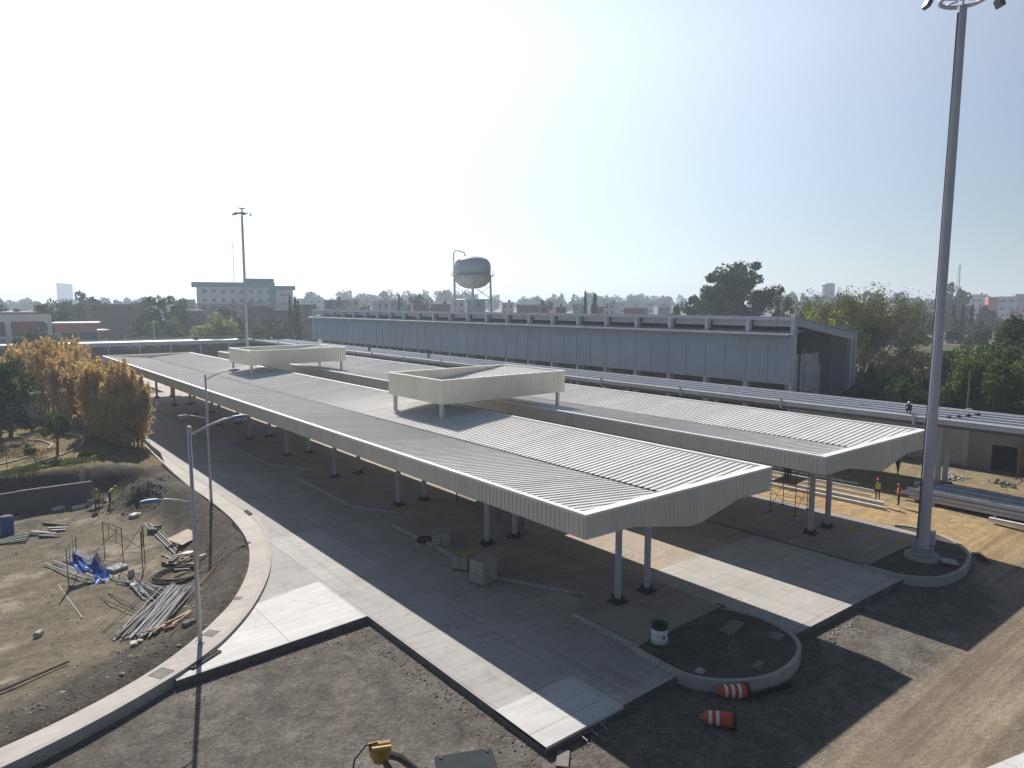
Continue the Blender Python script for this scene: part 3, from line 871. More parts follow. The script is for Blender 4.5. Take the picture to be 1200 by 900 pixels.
# ------------------------------------------------------------------ covered walkway with bare purlins
def make_walkway():
    t = thing('covered_walkway', (63.5, 0, 0), 'long low walkway roof with bare steel purlins beside the louvred hall', 'walkway')
    L = 189
    MB().box(.3, 7.6, 0, L, 6.18, 6.24).build('deck', 'deck_grey', t)
    MB().box(0, .28, 0, L, 6.1, 6.5).box(-.06, .34, 0, L, 6.5, 6.54).build('edge_beam', 'beam_grey', t)
    MB().box(.02, .22, 0, L, 5.85, 6.1).build('gutter', 'steel_dark', t)
    MB().box(7.6, 7.85, 0, L, 6.1, 6.5).build('edge_beam', 'beam_grey', t)
    for k in range(5):
        x = 1.1 + k * 1.5
        MB().box(x, x + .06, 0, L, 6.24, 6.46).box(x, x + .17, 0, L, 6.46, 6.48).build('purlin', 'purlin', t)
    for k in range(15):
        y = 12.4 + 12.2 * k
        MB().box(-.16, 0, y, y + .22, 5.85, 6.85).box(-.22, .08, y - .04, y + .26, 6.85, 6.9).build('bracket_post', 'beam_grey', t)
        MB().box(.25, 7.6, y, y + .25, 5.75, 6.15).build('cross_beam', 'beam_grey', t)
    for k in range(14):
        y = 24 + 12.2 * k
        for x in (3.9, 5.6):
            c = MB().box(x - .18, x + .18, y - .18, y + .18, 0, 5.8).build('column', 'plaster_white', t)
            MB().box(x - .45, x + .45, y - .45, y + .45, -.1, .12).build('base_plate', 'dark_plate', c)
    for k in range(16):
        y = 15 + 5.3 * k
        if k % 3 == 0: MB().obox((3 + (k * 1.7) % 4, y, 6.5), (.12, .7, .06), .2 * k).build('loose_clip', 'purlin', t)
    return t
make_walkway()
def make_cross_walkway():
    A = Vector((-60, 206.5, 0)); B = Vector((71, 191.5, 0))
    t = thing('covered_walkway', (A.x, A.y, 0), 'white topped walkway roof with thin railing running across behind the canopies', 'walkway', rz=math.atan2(B.y - A.y, B.x - A.x))
    L = (B - A).length
    MB().box(0, L, 0, 8, 6.35, 6.5).build('deck', 'flashing', t)
    MB().box(0, L, -.15, .15, 5.55, 6.45).build('edge_beam', 'beam_grey', t)
    MB().box(0, L, 7.9, 8.15, 6.0, 6.75).build('edge_beam', 'beam_grey', t)
    mb = MB()
    for k in range(int(L / 2.4)): mb.box(k * 2.4, k * 2.4 + .07, .2, .27, 6.5, 7.5)
    mb.box(0, L, .2, .25, 7.44, 7.5)
    mb.build('railing', 'galv', t)
    for k in range(int(L / 7)):
        MB().box(k * 7, k * 7 + .3, 1, 1.3, -.4, 5.6).build('column', 'beam_grey', t)
    MB().box(0, L, 6.6, 6.8, -.4, 4.6).build('back_wall', 'brick_dark', t)
make_cross_walkway()

# ------------------------------------------------------------------ long hall with louvre screens
def make_hall():
    Y0, Y1, X0, X1 = 45.0, 188.0, 80.0, 95.4
    t = thing('louvred_hall', (X0, Y0, 0), 'long grey hall with a slanting roof and blue grey louvre screens', 'hall')
    L = Y1 - Y0; D = X1 - X0
    slope = (12.15 - 14.4) / D
    mb = MB(); mb.add([(-.3, -.2, 14.32), (D + .3, -.2, 12.1), (D + .3, L + .2, 12.1), (-.3, L + .2, 14.32), (-.3, -.2, 14.45), (D + .3, -.2, 12.25), (D + .3, L + .2, 12.25), (-.3, L + .2, 14.45)],
                     [(0, 3, 2, 1), (4, 5, 6, 7), (0, 1, 5, 4), (1, 2, 6, 5), (2, 3, 7, 6), (3, 0, 4, 7)])
    mb.build('roof', 'hall_paint', t)
    MB().box(-.38, .16, 0, L, 14.0, 14.315).build('front_beam', 'hall_paint', t)
    pitch = 6.2; n = int(L / pitch)
    for k in range(n + 1):
        y = min(k * pitch, L - .4)
        MB().box(-.42, .3, y, y + .5, 0, 14.0).build('post', 'hall_paint', t)
    for k in range(n):
        y = k * pitch
        MB().box(.62, .72, y + .5, y + pitch / 2 - .06, 13.2, 13.98).box(.62, .72, y + pitch / 2 + .06, y + pitch, 13.2, 13.98).box(.56, .64, y + pitch / 2 - .06, y + pitch / 2 + .06, 13.15, 13.99).build('clerestory_panel', 'hall_paint', t)
    sec = wave(L + 1, .55, .14, .06, .07)
    ribbed(lambda y, h: ((-1.7, y - .3, 12.3 + h), (1.6, y - .3, 12.7 + h)), sec).build('awning', 'awning', t)
    MB().box(-1.65, -1.55, 0, L, 12.16, 12.27).build('awning_rail', 'hall_paint', t)
    MB().box(-.62, -.4, .3, L, 12.12, 12.25).build('screen_rail', 'hall_dark', t)
    for k in range(2 * n):
        y = k * pitch / 2 + .3
        w = pitch / 2 - .1
        if k in (17, 33): w -= .35
        mb = MB()
        for s in range(26):
            z = 6.35 + s * .221
            mb.add([(-.50, y, z + .20), (-.62, y, z), (-.62, y + w, z), (-.50, y + w, z + .20)], [(0, 1, 2, 3)])
            mb.add([(-.62, y, z), (-.50, y, z - .02), (-.50, y + w, z - .02), (-.62, y + w, z)], [(0, 1, 2, 3)])
        p = mb.build('louvre_panel', 'louver', t)
        MB().box(-.66, -.48, y - .075, y - .025, 6.3, 12.1).build('panel_frame', 'louver_frame', p)
    MB().box(-.66, -.45, .2, L, 6.22, 6.3).build('screen_rail', 'louver_frame', t)
    MB().box(2.2, 2.4, .6, L, 0, 13.6).build('inner_wall', 'hall_dark', t)
    for k in range(n):
        MB().box(2.1, 2.19, k * pitch + 1.2, k * pitch + 2.4, 3.2, 6.2).build('window', 'block_wall', t)
    MB().box(D - .5, D - .3, .3, L, 0, 12.15).build('back_wall', 'hall_inner', t)
    mb = MB()
    for k in range(6): mb.box(D - .62, D - .5, .3, 40, 1.2 + k * 1.9, 1.3 + k * 1.9)
    for k in range(6): mb.box(D - .75, D - .5, 3 + k * 6.2, 3.25 + k * 6.2, 0, 12)
    mb.build('wall_rail', 'beam_grey', t)
    mb = MB().add([(.3, .05, 13.35), (D, .05, 11.1), (D, .35, 11.1), (.3, .35, 13.35), (.3, .05, 14.25), (D, .05, 12.05), (D, .35, 12.05), (.3, .35, 14.25)],
                  [(0, 3, 2, 1), (4, 5, 6, 7), (0, 1, 5, 4), (1, 2, 6, 5), (2, 3, 7, 6), (3, 0, 4, 7)])
    mb.build('end_beam', 'hall_paint', t)
    MB().box(D - 1.5, D - .9, -.05, .55, 0, 11.3).box(D - .3, D + .1, -.05, .45, 0, 12.1).box(D - .9, D - .3, .1, .2, 4, 4.2).box(D - .9, D - .3, .1, .2, 7.5, 7.7).build('end_post', 'hall_paint', t)
    MB().box(2.9, 3.5, 4, 4.5, 0, 13.4).build('end_post', 'hall_paint', t)
    MB().box(.4, 7.0, .75, .95, 0, 9.75).build('gable_wall', 'block_wall_x', t)
    MB().box(7.0, 7.6, .75, .95, 0, 8.3).build('gable_wall', 'block_wall_x', t)
    MB().box(.6, 7.0, .7, 1.0, 4.9, 5.1).box(3.4, 3.7, .7, 1.0, 0, 10.3).build('gable_wall_tie', 'concrete_plain', t)
    return t
make_hall()

# plain wall with a dark doorway beside the walkway, unrendered blocks at one end
t = thing('site_wall', (78.0, 0, 0), 'rough grey wall with a black doorway and bare blocks, behind the walkway', 'wall')
MB().box(0, .3, -30, 21.1, 0, 5.5).box(0, .3, 23.2, 25.6, 0, 5.5).box(0, .3, 21.1, 23.2, 2.5, 5.5).build('rendered_wall', 'render_wall', t)
MB().box(.02, .28, 25.6, 44, 0, 5.2).build('blockwork', 'block_wall', t)
MB().box(-.08, .36, 25.2, 25.7, 0, 5.7).box(-.06, .36, 31, 31.4, 0, 5.4).build('tie_column', 'concrete_plain', t)
MB().box(.2, .28, 21.1, 23.2, 0, 2.5).build('dark_interior_sheet', 'interior_dark', t)  # black sheet painted as the unlit interior behind the opening
mb = MB()
for z in range(5): mb.box(-.5, -.2, 20.4, 20.7, .1 + z * .55, .5 + z * .55)
mb.path([(-.35, 20.55, 0), (-.35, 20.55, 3)], .1, 6)
tag(mb.build('rusty_column_form', 'rust', loc=(78, 0, 0)), 'rusty steel column form standing beside the black doorway', 'column form')

# ------------------------------------------------------------------ water tower
def make_tower():
    p = far(554, 175)
    t = thing('water_tower', (p.x, p.y, -.2), 'grey steel water tank on legs with rusty streaks, rising above the hall', 'water tower', rz=-YAW)
    r = 4.45
    prof = [(.3, 19.9), (1.8, 20.05), (3.2, 20.6), (4.1, 21.5), (r, 22.6), (r, 23.0)]
    MB().lathe(prof, n=36).build('tank_bottom', 'tank_stained', t, smooth=True)
    prof = [(r, 23.0), (r + .03, 25.4), (4.3, 26.2), (3.7, 27.0), (2.4, 27.55), (.4, 27.75)]
    MB().lathe(prof, n=36).build('tank', 'tank_paint', t, smooth=True)
    mb = MB().lathe([(r, 22.95), (r + .75, 22.95), (r + .75, 23.1), (r, 23.1)], n=36)
    for k in range(24):
        a = 2 * math.pi * k / 24
        if k % 12 in (0, 1, 11): mb.path([((r + .7) * math.cos(a), (r + .7) * math.sin(a), 23.1), ((r + .7) * math.cos(a), (r + .7) * math.sin(a), 24.2)], .04, 5)
    mb.build('balcony', 'beam_grey', t)
    c = []
    for k in range(4):
        a = math.pi / 2 * k + R(90 + 4)
        c.append((math.cos(a), math.sin(a)))
        MB().path([(4.9 * c[k][0], 4.9 * c[k][1], 0), (4.35 * c[k][0], 4.35 * c[k][1], 23.2)], .26, 8).build('leg', 'column_paint', t)
    mb = MB()
    for k in range(4):
        a, b = c[k], c[(k + 1) % 4]
        for z in (9.5, 17.2):
            f = 4.9 - .55 * z / 23.2
            mb.path([(f * a[0], f * a[1], z), (f * b[0], f * b[1], z)], .13, 6)
        for z0, z1 in ((9.6, 17.1), (17.4, 20.6), (.5, 9.4)):
            f0 = 4.9 - .55 * z0 / 23.2; f1 = 4.9 - .55 * z1 / 23.2
            mb.path([(f0 * a[0], f0 * a[1], z0), (f1 * b[0], f1 * b[1], z1)], .05, 5)
            mb.path([(f0 * b[0], f0 * b[1], z0), (f1 * a[0], f1 * a[1], z1)], .05, 5)
    mb.build('bracing', 'column_paint', t)
    MB().path([(-4.6, .3, 18), (-4.62, .3, 28.4), (-4.2, .2, 29.2), (-3.2, .1, 29.0), (-2.0, 0, 28.6), (-1.6, 0, 27.5)], .16, 8).build('overflow_pipe', 'column_paint', t, smooth=True)
    MB().path([(0, 0, 0), (0, 0, 20)], .3, 8).build('riser', 'column_paint', t)
make_tower()

# ------------------------------------------------------------------ the town behind
def block_house(name, px0, px1, ytop, d, wall, label, cat, depth=9.0, rot=0.0, floors=2, cols=3, roof=None, win=True, tank=False, band=None, group=None, over=.0, face='window_glass'):
    a = far(px0, d); b = far(px1, d)
    c = (a + b) / 2
    w = (a - b).length
    zt = far((px0 + px1) / 2, d, ytop).z
    z0 = -.4
    H = zt - z0
    ang = -math.atan2(c.x, c.y) + rot
    t = thing(name, (c.x, c.y, z0), label, cat, group, rz=ang)
    MB().box(-w / 2, w / 2, 0, depth, 0, H).build('wall', wall, t)
    MB().box(-w / 2 - over - .05, w / 2 + over + .05, -.05 - over, depth + .05 + over, H, H + .35).box(-w / 2 + .2, w / 2 - .2, .2, depth - .2, H + .35, H + .36).build('roof', roof or 'plaster_grey', t)
    if band:
        MB().box(-w / 2 - .1, w / 2 + .1, -.1, -.01, H * .48, H * .48 + .5).build('band', band, t)
    if win:
        fh = H / floors
        for f in range(floors):
            for k in range(cols):
                x = -w / 2 + (k + .5) * w / cols
                ww, wh = w / cols * .42, min(1.5, fh * .45)
                fr = MB().box(x - ww / 2, x + ww / 2, -.07, .02, f * fh + fh * .35, f * fh + fh * .35 + wh).build('window', face, t)
    if tank:
        MB().lathe([(.6, H + .35), (.62, H + 1.5), (.2, H + 1.8)], (w * .2, depth * .4, 0), 10).build('roof_tank', 'hall_dark', t)
    return t

# pale clinic on the left
def clinic():
    p = far(286, 345); t = thing('clinic_building', (p.x, p.y, -.4), 'long pale blue and white clinic block with a teal roof band', 'clinic', rz=-math.atan2(p.x, p.y) + .06)
    W = 43; H = 26.2
    MB().box(-W / 2 + 2, W / 2 - 8, 0, 16, 0, H - 2.2).build('wall', 'clinic_white', t)
    MB().box(W / 2 - 8, W / 2, -1.0, 14, 0, H - 3.4).build('side_wing', 'clinic_white', t)
    MB().box(-W / 2, W / 2 - 8, -1.2, 17, H - 2.2, H - .2).build('roof_band', 'clinic_blue', t)
    MB().box(W / 2 - 8, W / 2 + 1, -2.0, 15, H - 3.4, H - 1.6).build('roof_band', 'clinic_blue', t)
    MB().box(1, 13.5, 2, 12, H - .2, H + 1.7).build('penthouse', 'clinic_blue', t)
    MB().box(W / 2 - 10, W / 2 - 7.6, -1.3, 1, 0, H - 2.4).build('stair_fin', 'clinic_blue', t)
    for k in range(9):
        x = -W / 2 + 4.5 + k * 3.9
        if k % 2 == 0: MB().box(x - 1.9, x - .5, -.5, 0, 8, H - 2.3).build('pilaster', 'plaster_white', t)
        for z in (H - 5, H - 9, H - 13, H - 17):
            w = MB().box(x - .1, x + 1.5, -.08, .05, z, z + 1.5).build('window', 'window_glass', t)
    for z in (H - 6, H - 10):
        MB().box(W / 2 - 6, W / 2 - 3.2, -1.08, -.9, z, z + .6).build('window', 'window_glass', t)
        MB().box(W / 2 - 2.4, W / 2 - 1.2, -1.08, -.9, z - .3, z + 1.1).build('window', 'window_glass', t)
clinic()
G = 'town houses behind the hall'
t = block_house('school_block', -28, 41, 367, 215, 'brick_far', 'two storey brick and white framed block at the far left behind the bamboo', 'school', 10, .1, 2, 4, 'plaster_white', over=.3, win=False)
MB().box(-9.2, 9.2, -.35, -.08, 12.0, 13.8).box(-9.2, 9.2, -.35, -.08, 7.6, 8.4).box(8.3, 9.2, -.36, -.06, 7, 13.8).box(-.6, .6, -.36, -.06, 7, 13.8).box(-9.2, -8.3, -.36, -.06, 7, 13.8).build('frame', 'plaster_white', t)
MB().box(-7.5, -1.2, -.2, -.05, 9.2, 11.2).box(-7.5, -1.2, -.2, -.05, 5.0, 6.8).build('window', 'window_glass', t)
MB().lathe([(.7, 13.9), (.7, 15.2), (.3, 15.5)], (-1, 4, 0), 12).lathe([(.7, 13.9), (.7, 15.0), (.3, 15.3)], (2.5, 4, 0), 12).build('roof_tank', 'hall_dark', t)
block_house('low_house', 62, 108, 379.5, 225, 'plaster_pink', 'low pinkish house with a wide white roof behind the bamboo', 'house', 10, -.1, 1, 4, 'flashing', over=1.0, win=False)
MB().box(-5.4, 5.4, -.12, -.02, 6.6, 8.6).build('window_strip', 'window_glass', bpy.data.objects['low_house'])
MB().box(-4.6, -3.0, -.2, -.1, 6.4, 8.8).box(.6, 1.0, -.2, -.1, 6.4, 8.8).build('pier', 'plaster_cream', bpy.data.objects['low_house'])
block_house('shed', 100, 124, 388, 240, 'brick_far', 'small shed with a bright white sloping roof beside the low pinkish house', 'shed', 7, .2, 1, 1, 'flashing', over=.5, win=False)
block_house('apartment_block', 106, 124, 357, 290, 'brick_far', 'lit brown brick apartment block left of the dense olive tree, leftmost of its row', 'apartments', 16, .12, 6, 2, 'plaster_grey')
block_house('apartment_block', 123.5, 158, 357.5, 300, 'brick_dark', 'dark brown brick apartment block with tall bays, left of the olive tree', 'apartments', 14, 0, 6, 3, 'plaster_grey')
block_house('apartment_block', 157, 176, 355.5, 310, 'brick_far', 'reddish brick apartment block with an air tank on top, partly behind the olive tree', 'apartments', 14, .1, 6, 2, 'plaster_grey', tank=True)
block_house('apartment_block', 205, 238, 364.5, 285, 'brick_dark', 'dark brick block with a pale cornice, right of the olive tree', 'apartments', 14, .05, 5, 2, 'plaster_cream')
block_house('rooftop_hut', 213, 229, 352, 310, 'plaster_white', 'pale rooftop block right of the olive tree, left of the clinic', 'house', 8, 0, 6, 1, win=False)
block_house('apartment_block', 288, 322, 360, 270, 'brick_far', 'brick block with pale water tank huts in front of the clinic, right of the mast', 'apartments', 14, .1, 5, 3, 'brick_dark')
block_house('rooftop_hut', 288, 297, 354.5, 275, 'plaster_grey', 'small pale hut below the clinic, just right of the mast', 'house', 5, 0, 6, 1, win=False)
block_house('rooftop_hut', 299, 312, 354, 275, 'plaster_white', 'square pale hut below the clinic, second right of the mast', 'house', 5, 0, 6, 1, win=False)
block_house('rooftop_hut', 324, 338, 357, 268, 'plaster_white', 'pale hut left of the three cypresses', 'house', 5, 0, 6, 1, win=False)
block_house('apartment_block', 322, 345, 364, 262, 'brick_dark', 'dark brick block directly behind the three cypresses', 'apartments', 14, 0, 5, 2)
block_house('apartment_block', 345, 371, 358, 280, 'brick_far', 'brick block between the three cypresses and the hall', 'apartments', 14, .1, 6, 3, 'brick_dark')
block_house('warehouse', 336, 378, 350.5, 480, 'clinic_white', 'distant white flat building just right of the clinic', 'building', 18, 0, 5, 5)
block_house('apartment_block', 232, 290, 356.5, 300, 'plaster_grey', 'grey concrete block with rooftop clutter below the clinic, left of the mast', 'apartments', 12, -.05, 5, 5, tank=True)
row = [(380, 402, 352.5, 'plaster_grey', 'grey house at the left end of the row above the hall roof'),
       (403, 421, 352, 'plaster_cream', 'cream house above the hall roof, second from the left end'),
       (442, 456, 354, 'plaster_white', 'white house above the hall roof, left of the thin cypress'),
       (457, 475, 353, 'plaster_grey', 'pale grey house above the hall roof, behind the thin cypress'),
       (484, 502, 356.5, 'brick_far', 'low brick house above the hall roof, right of the thin cypress'),
       (492, 503, 351.5, 'plaster_white', 'white box house above the hall roof, left of the water tower'),
       (505, 528, 357, 'brick_far', 'brick house above the hall roof, just left of the water tower'),
       (529, 545, 353, 'plaster_white', 'white house seen through the legs of the water tower, left side'),
       (547, 566, 352.5, 'plaster_grey', 'grey house seen through the legs of the water tower, right side'),
       (588, 602, 355.5, 'plaster_white', 'white house above the hall roof, right of the water tower'),
       (605, 638, 358, 'brick_far', 'wide brick house above the hall roof, between the water tower and a round tree'),
       (640, 650, 354.5, 'plaster_white', 'slim white house beside the round tree above the hall roof'),
       (651, 664, 360, 'brick_far', 'small brick house left of the pointed cypress'),
       (671, 687, 357, 'plaster_grey', 'pale house at the foot of the pointed cypress'),
       (692, 708, 360, 'brick_far', 'brick house at the foot of the cone shaped pine'),
       (708, 721, 356, 'plaster_white', 'white house right of the cone shaped pine'),
       (731, 759, 361, 'brick_far', 'bright brick house in front of the long white college'),
       (771, 786, 360, 'plaster_grey', 'grey house left of the big eucalyptus')]
for i, (a, b, y, w, lab) in enumerate(row):
    block_house('town_house', a, b, y, 285 + (i * 37) % 70, w, lab, 'house', 9, ((i * 7) % 5 - 2) * .12, 5, 2, tank=(i % 3 == 0), group=G, face='window_glass')
t = block_house('college_building', 704, 787, 354, 520, 'clinic_white', 'long white college with a dark window band, left of the eucalyptus', 'college', 20, 0, 4, 5)
block_house('red_fronted_building', 1158, 1170, 348.5, 600, 'plaster_red', 'red gabled side block of the white office, far right', 'office', 22, .1, 4, 1, win=False)
block_house('office_building', 1170, 1191, 348, 600, 'clinic_white', 'white office with long window strips at the far right', 'office', 20, -.05, 4, 2)
R_ = [(1137, 1152, 345.5, 640, 'plaster_white', 'white hillside house left of the red fronted block'),
      (1150, 1160, 347.5, 660, 'plaster_grey', 'grey hillside house next to the red fronted block'),
      (1142, 1150, 359.5, 560, 'plaster_white', 'small white house with a dark roof below the hillside houses'),
      (1189, 1204, 345, 650, 'plaster_cream', 'cream hillside house at the far right edge'),
      (1184, 1196, 363, 540, 'plaster_red', 'low red house below the white office'),
      (1174, 1184, 366, 545, 'plaster_white', 'low white roofed house below the white office'),
      (1143, 1154, 367, 500, 'plaster_grey', 'low grey house in front of the hillside'),
      (1080, 1093, 366, 480, 'plaster_white', 'white chapel left of the right hand mast'),
      (1048, 1076, 357, 520, 'brick_dark', 'wide brown building left of the right hand mast'),
      (932, 944, 356.5, 520, 'plaster_white', 'white house between the small round tree and the bare yellow tree'),
      (1133, 1148, 377, 420, 'plaster_cream', 'low cream wall house behind the dark thicket'),
      (1108, 1120, 369, 480, 'plaster_white', 'white house right of the mast behind the conical pines')]
for i, (a, b, y, d, w, lab) in enumerate(R_):
    block_house('hillside_house', a, b, y, d, w, lab, 'house', 10, ((i * 3) % 5 - 2) * .15, 3, 2, tank=(i % 2 == 0), group='houses on the right skyline')
# pale glass tower block very far off
p = far(77, 1700); t = thing('tower_block', (p.x, p.y, 0), 'faint pale tower block standing alone in the haze at far left', 'tower block', rz=-math.atan2(p.x, p.y))
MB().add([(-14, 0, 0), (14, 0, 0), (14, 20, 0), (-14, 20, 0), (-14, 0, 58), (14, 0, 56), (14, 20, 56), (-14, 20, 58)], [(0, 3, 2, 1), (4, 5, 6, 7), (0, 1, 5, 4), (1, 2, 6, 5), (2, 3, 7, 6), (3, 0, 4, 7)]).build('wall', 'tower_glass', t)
def lattice(name, px, d, ytop, label, w=1.6, ant=True):
    p = far(px, d, ytop)
    t = thing(name, (p.x, p.y, 0), label, 'radio mast')
    H = p.z; mb = MB()
    k = 0; z = 0
    cs = [(1, 0), (-.5, .87), (-.5, -.87)]
    for c in cs: mb.path([(c[0] * w, c[1] * w, 0), (c[0] * w * .3, c[1] * w * .3, H)], .14 if ant else .05, 4)
    while z < H - 3:
        f0 = w * (1 - .7 * z / H); f1 = w * (1 - .7 * (z + 3) / H)
        for a, b in ((0, 1), (1, 2), (2, 0)): mb.path([(cs[a][0] * f0, cs[a][1] * f0, z), (cs[b][0] * f1, cs[b][1] * f1, z + 3)], .07 if ant else .03, 4)
        z += 3
    mb.build('lattice', 'pole_grey', t)
    if ant:
        mb = MB()
        for k in range(6):
            a = k * math.pi / 3
            mb.obox((1.5 * math.cos(a), 1.5 * math.sin(a), H * .62), (.3, .5, 2.4), a); mb.path([(0, 0, H * .62), (1.5 * math.cos(a), 1.5 * math.sin(a), H * .62)], .08, 4)
        mb.build('antennas', 'plaster_white', t)
lattice('radio_mast', 1125, 560, 309, 'pale lattice radio mast right of the tall pole', 1.8)
lattice('radio_mast', 272.5, 360, 283, 'thin pale aerial on the clinic, left of the mast', .4, False)
p = far(970, 800); t = thing('water_tank_tower', (p.x, p.y, 0), 'faint pale cylindrical tank on the skyline behind the bare yellow tree', 'tank')
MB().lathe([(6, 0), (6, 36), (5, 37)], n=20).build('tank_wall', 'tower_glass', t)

# ------------------------------------------------------------------ trees
def crown(name, parent, mat_, radii, zc, clumps=26, per=90, leaf=.5, clump_r=.32, seed=1, droop=0.0, shell=.5, flat=1.0):
    global RNG
    RNG = np.random.default_rng(seed)
    rx, ry, rz = radii
    cs = []
    while len(cs) < clumps:
        d = RNG.normal(size=3); d /= np.linalg.norm(d)
        r = RNG.uniform(shell, 1.0) ** .7
        cs.append(d * r * RNG.uniform(.72, 1.12))
    cs = np.array(cs); rad = clump_r * RNG.uniform(.6, 1.35, clumps)
    C = np.repeat(cs, per, 0); Rr = np.repeat(rad, per)[:, None]
    d = RNG.normal(size=C.shape); d /= np.linalg.norm(d, axis=1)[:, None]
    C = C + d * Rr * RNG.uniform(.35, 1.05, (len(C), 1)) ** .6
    C = C * np.array([rx, ry, rz]) + np.array([0, 0, zc])
    U, V = rand_axes(len(C), leaf, leaf * .55, droop)
    return quads_mesh(name, C, U, V, mat_, parent)

def tree(name, loc, h, r, label, leafm, seed, trunk=.3, bark='bark', clumps=26, per=90, leaf=.5, low=.25, clump_r=.32, cat='tree', group=None, lean=0.0, shell=.5):
    t = thing(name, loc, label, cat, group)
    rnd = random.Random(seed)
    tr = max(.08, h * .022)
    zc = h * (low + 1) / 2; rz = h * (1 - low) / 2 * .93
    mb = MB().path([(0, 0, -.3), (rnd.uniform(-.2, .2), rnd.uniform(-.2, .2), h * low), (lean * h + rnd.uniform(-.3, .3), rnd.uniform(-.3, .3), h * .8)], [tr * 1.25, tr, tr * .3], 8)
    for k in range(7):
        a = rnd.uniform(0, 6.28); z0 = h * (low * .7 + .06 * k)
        q = r * rnd.uniform(.5, .85)
        mb.path([(0, 0, z0), (q * .45 * math.cos(a), q * .45 * math.sin(a), z0 + h * .12), (q * math.cos(a), q * math.sin(a), z0 + h * rnd.uniform(.2, .32))], [tr * .55, tr * .35, tr * .1], 6)
    mb.build('trunk', bark, t)
    crown('crown', t, leafm, (r, r, rz), zc, clumps, per, leaf, clump_r, seed, shell=shell)
    return t

def ptree(px, ytop, d, width_px, label, leafm, seed, zb=-.4, **kw):
    p = far(px, d, ytop)
    r = width_px / 825.0 * d / 2
    return tree(kw.pop('name', 'tree'), (p.x, p.y, zb), p.z - zb, r, label, leafm, seed, **kw)

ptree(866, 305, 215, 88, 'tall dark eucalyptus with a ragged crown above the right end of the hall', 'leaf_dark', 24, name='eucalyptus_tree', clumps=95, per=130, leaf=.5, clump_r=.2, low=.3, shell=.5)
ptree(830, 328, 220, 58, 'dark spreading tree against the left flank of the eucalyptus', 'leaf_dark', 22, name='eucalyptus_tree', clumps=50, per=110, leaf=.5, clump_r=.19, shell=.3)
ptree(796, 354, 225, 22, 'small dark tree at the left foot of the eucalyptus', 'leaf_dark', 23, clumps=14, per=70, leaf=.6)
ptree(920, 343, 240, 23, 'small round dark tree right of the eucalyptus', 'leaf_dark', 24, clumps=16, per=90, leaf=.55, low=.4)
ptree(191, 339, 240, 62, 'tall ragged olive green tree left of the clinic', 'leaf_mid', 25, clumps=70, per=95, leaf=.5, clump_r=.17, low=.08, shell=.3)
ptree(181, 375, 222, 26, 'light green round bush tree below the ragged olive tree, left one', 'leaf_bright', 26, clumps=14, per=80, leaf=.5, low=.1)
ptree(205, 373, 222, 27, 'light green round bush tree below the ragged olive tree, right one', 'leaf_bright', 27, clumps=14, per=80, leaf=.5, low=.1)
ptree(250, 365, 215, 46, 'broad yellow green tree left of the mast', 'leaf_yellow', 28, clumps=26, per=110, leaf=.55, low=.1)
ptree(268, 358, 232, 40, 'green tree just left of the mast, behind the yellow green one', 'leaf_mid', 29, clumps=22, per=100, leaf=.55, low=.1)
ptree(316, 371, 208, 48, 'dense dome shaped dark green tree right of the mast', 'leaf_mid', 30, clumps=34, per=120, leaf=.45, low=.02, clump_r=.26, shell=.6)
ptree(60, 352, 270, 40, 'dark rounded tree behind the brick school block', 'leaf_dark', 31, clumps=24, per=90, leaf=.7, low=.1)
ptree(103, 339, 330, 36, 'tall dark tree with an open top at the far left skyline', 'leaf_dark', 32, clumps=26, per=80, leaf=.8, clump_r=.22, low=.15)
ptree(92, 352, 315, 46, 'wide dark tree below the open topped one on the left', 'leaf_dark', 33, clumps=22, per=90, leaf=.8, low=.1)
ptree(-4, 356, 250, 40, 'dark tree cut by the left edge of the view', 'leaf_dark', 34, clumps=20, per=90, leaf=.7, low=.1)
ptree(45, 381, 195, 34, 'dark green tree behind the tallest bamboo', 'leaf_mid', 35, clumps=22, per=90, leaf=.5, low=.05)
ptree(22, 392, 190, 24, 'low dark tree at far left beside the bamboo', 'leaf_dark', 36, clumps=14, per=80, leaf=.5, low=.05)
ptree(136, 387, 210, 18, 'small dark bush in front of the brick apartment blocks', 'leaf_dark', 37, clumps=10, per=80, leaf=.5, low=.05)
ptree(112, 393, 208, 14, 'low dark bush beside the white sloping shed roof', 'leaf_dark', 38, clumps=10, per=70, leaf=.5, low=.05)
ptree(228, 391, 205, 16, 'pale green bush in front of the dark brick block', 'leaf_yellow', 39, clumps=10, per=70, leaf=.45, low=.05)
ptree(283, 384, 205, 20, 'bright green bush at the foot of the mast', 'leaf_bright', 40, clumps=10, per=70, leaf=.45, low=.05)
ptree(643, 350, 300, 26, 'round green tree above the middle of the hall roof', 'leaf_mid', 41, clumps=16, per=80, leaf=.7, low=.1)
ptree(488, 347, 310, 36, 'wide dark green tree behind the thin cypress', 'leaf_dark', 42, clumps=20, per=80, leaf=.8, low=.1)
ptree(425, 353, 300, 24, 'low green tree above the left part of the hall roof', 'leaf_mid', 43, clumps=14, per=80, leaf=.7, low=.1)
ptree(1122, 330, 480, 26, 'large dark tree below the radio mast', 'leaf_dark', 44, clumps=24, per=80, leaf=1.1, low=.1, clump_r=.24)
ptree(1159, 355, 430, 15, 'round dark tree in front of the red fronted block', 'leaf_dark', 45, clumps=14, per=70, leaf=.9, low=.2)
ptree(1080, 352, 470, 18, 'dark tree left of the tall right hand pole', 'leaf_dark', 46, clumps=14, per=70, leaf=.9, low=.1)
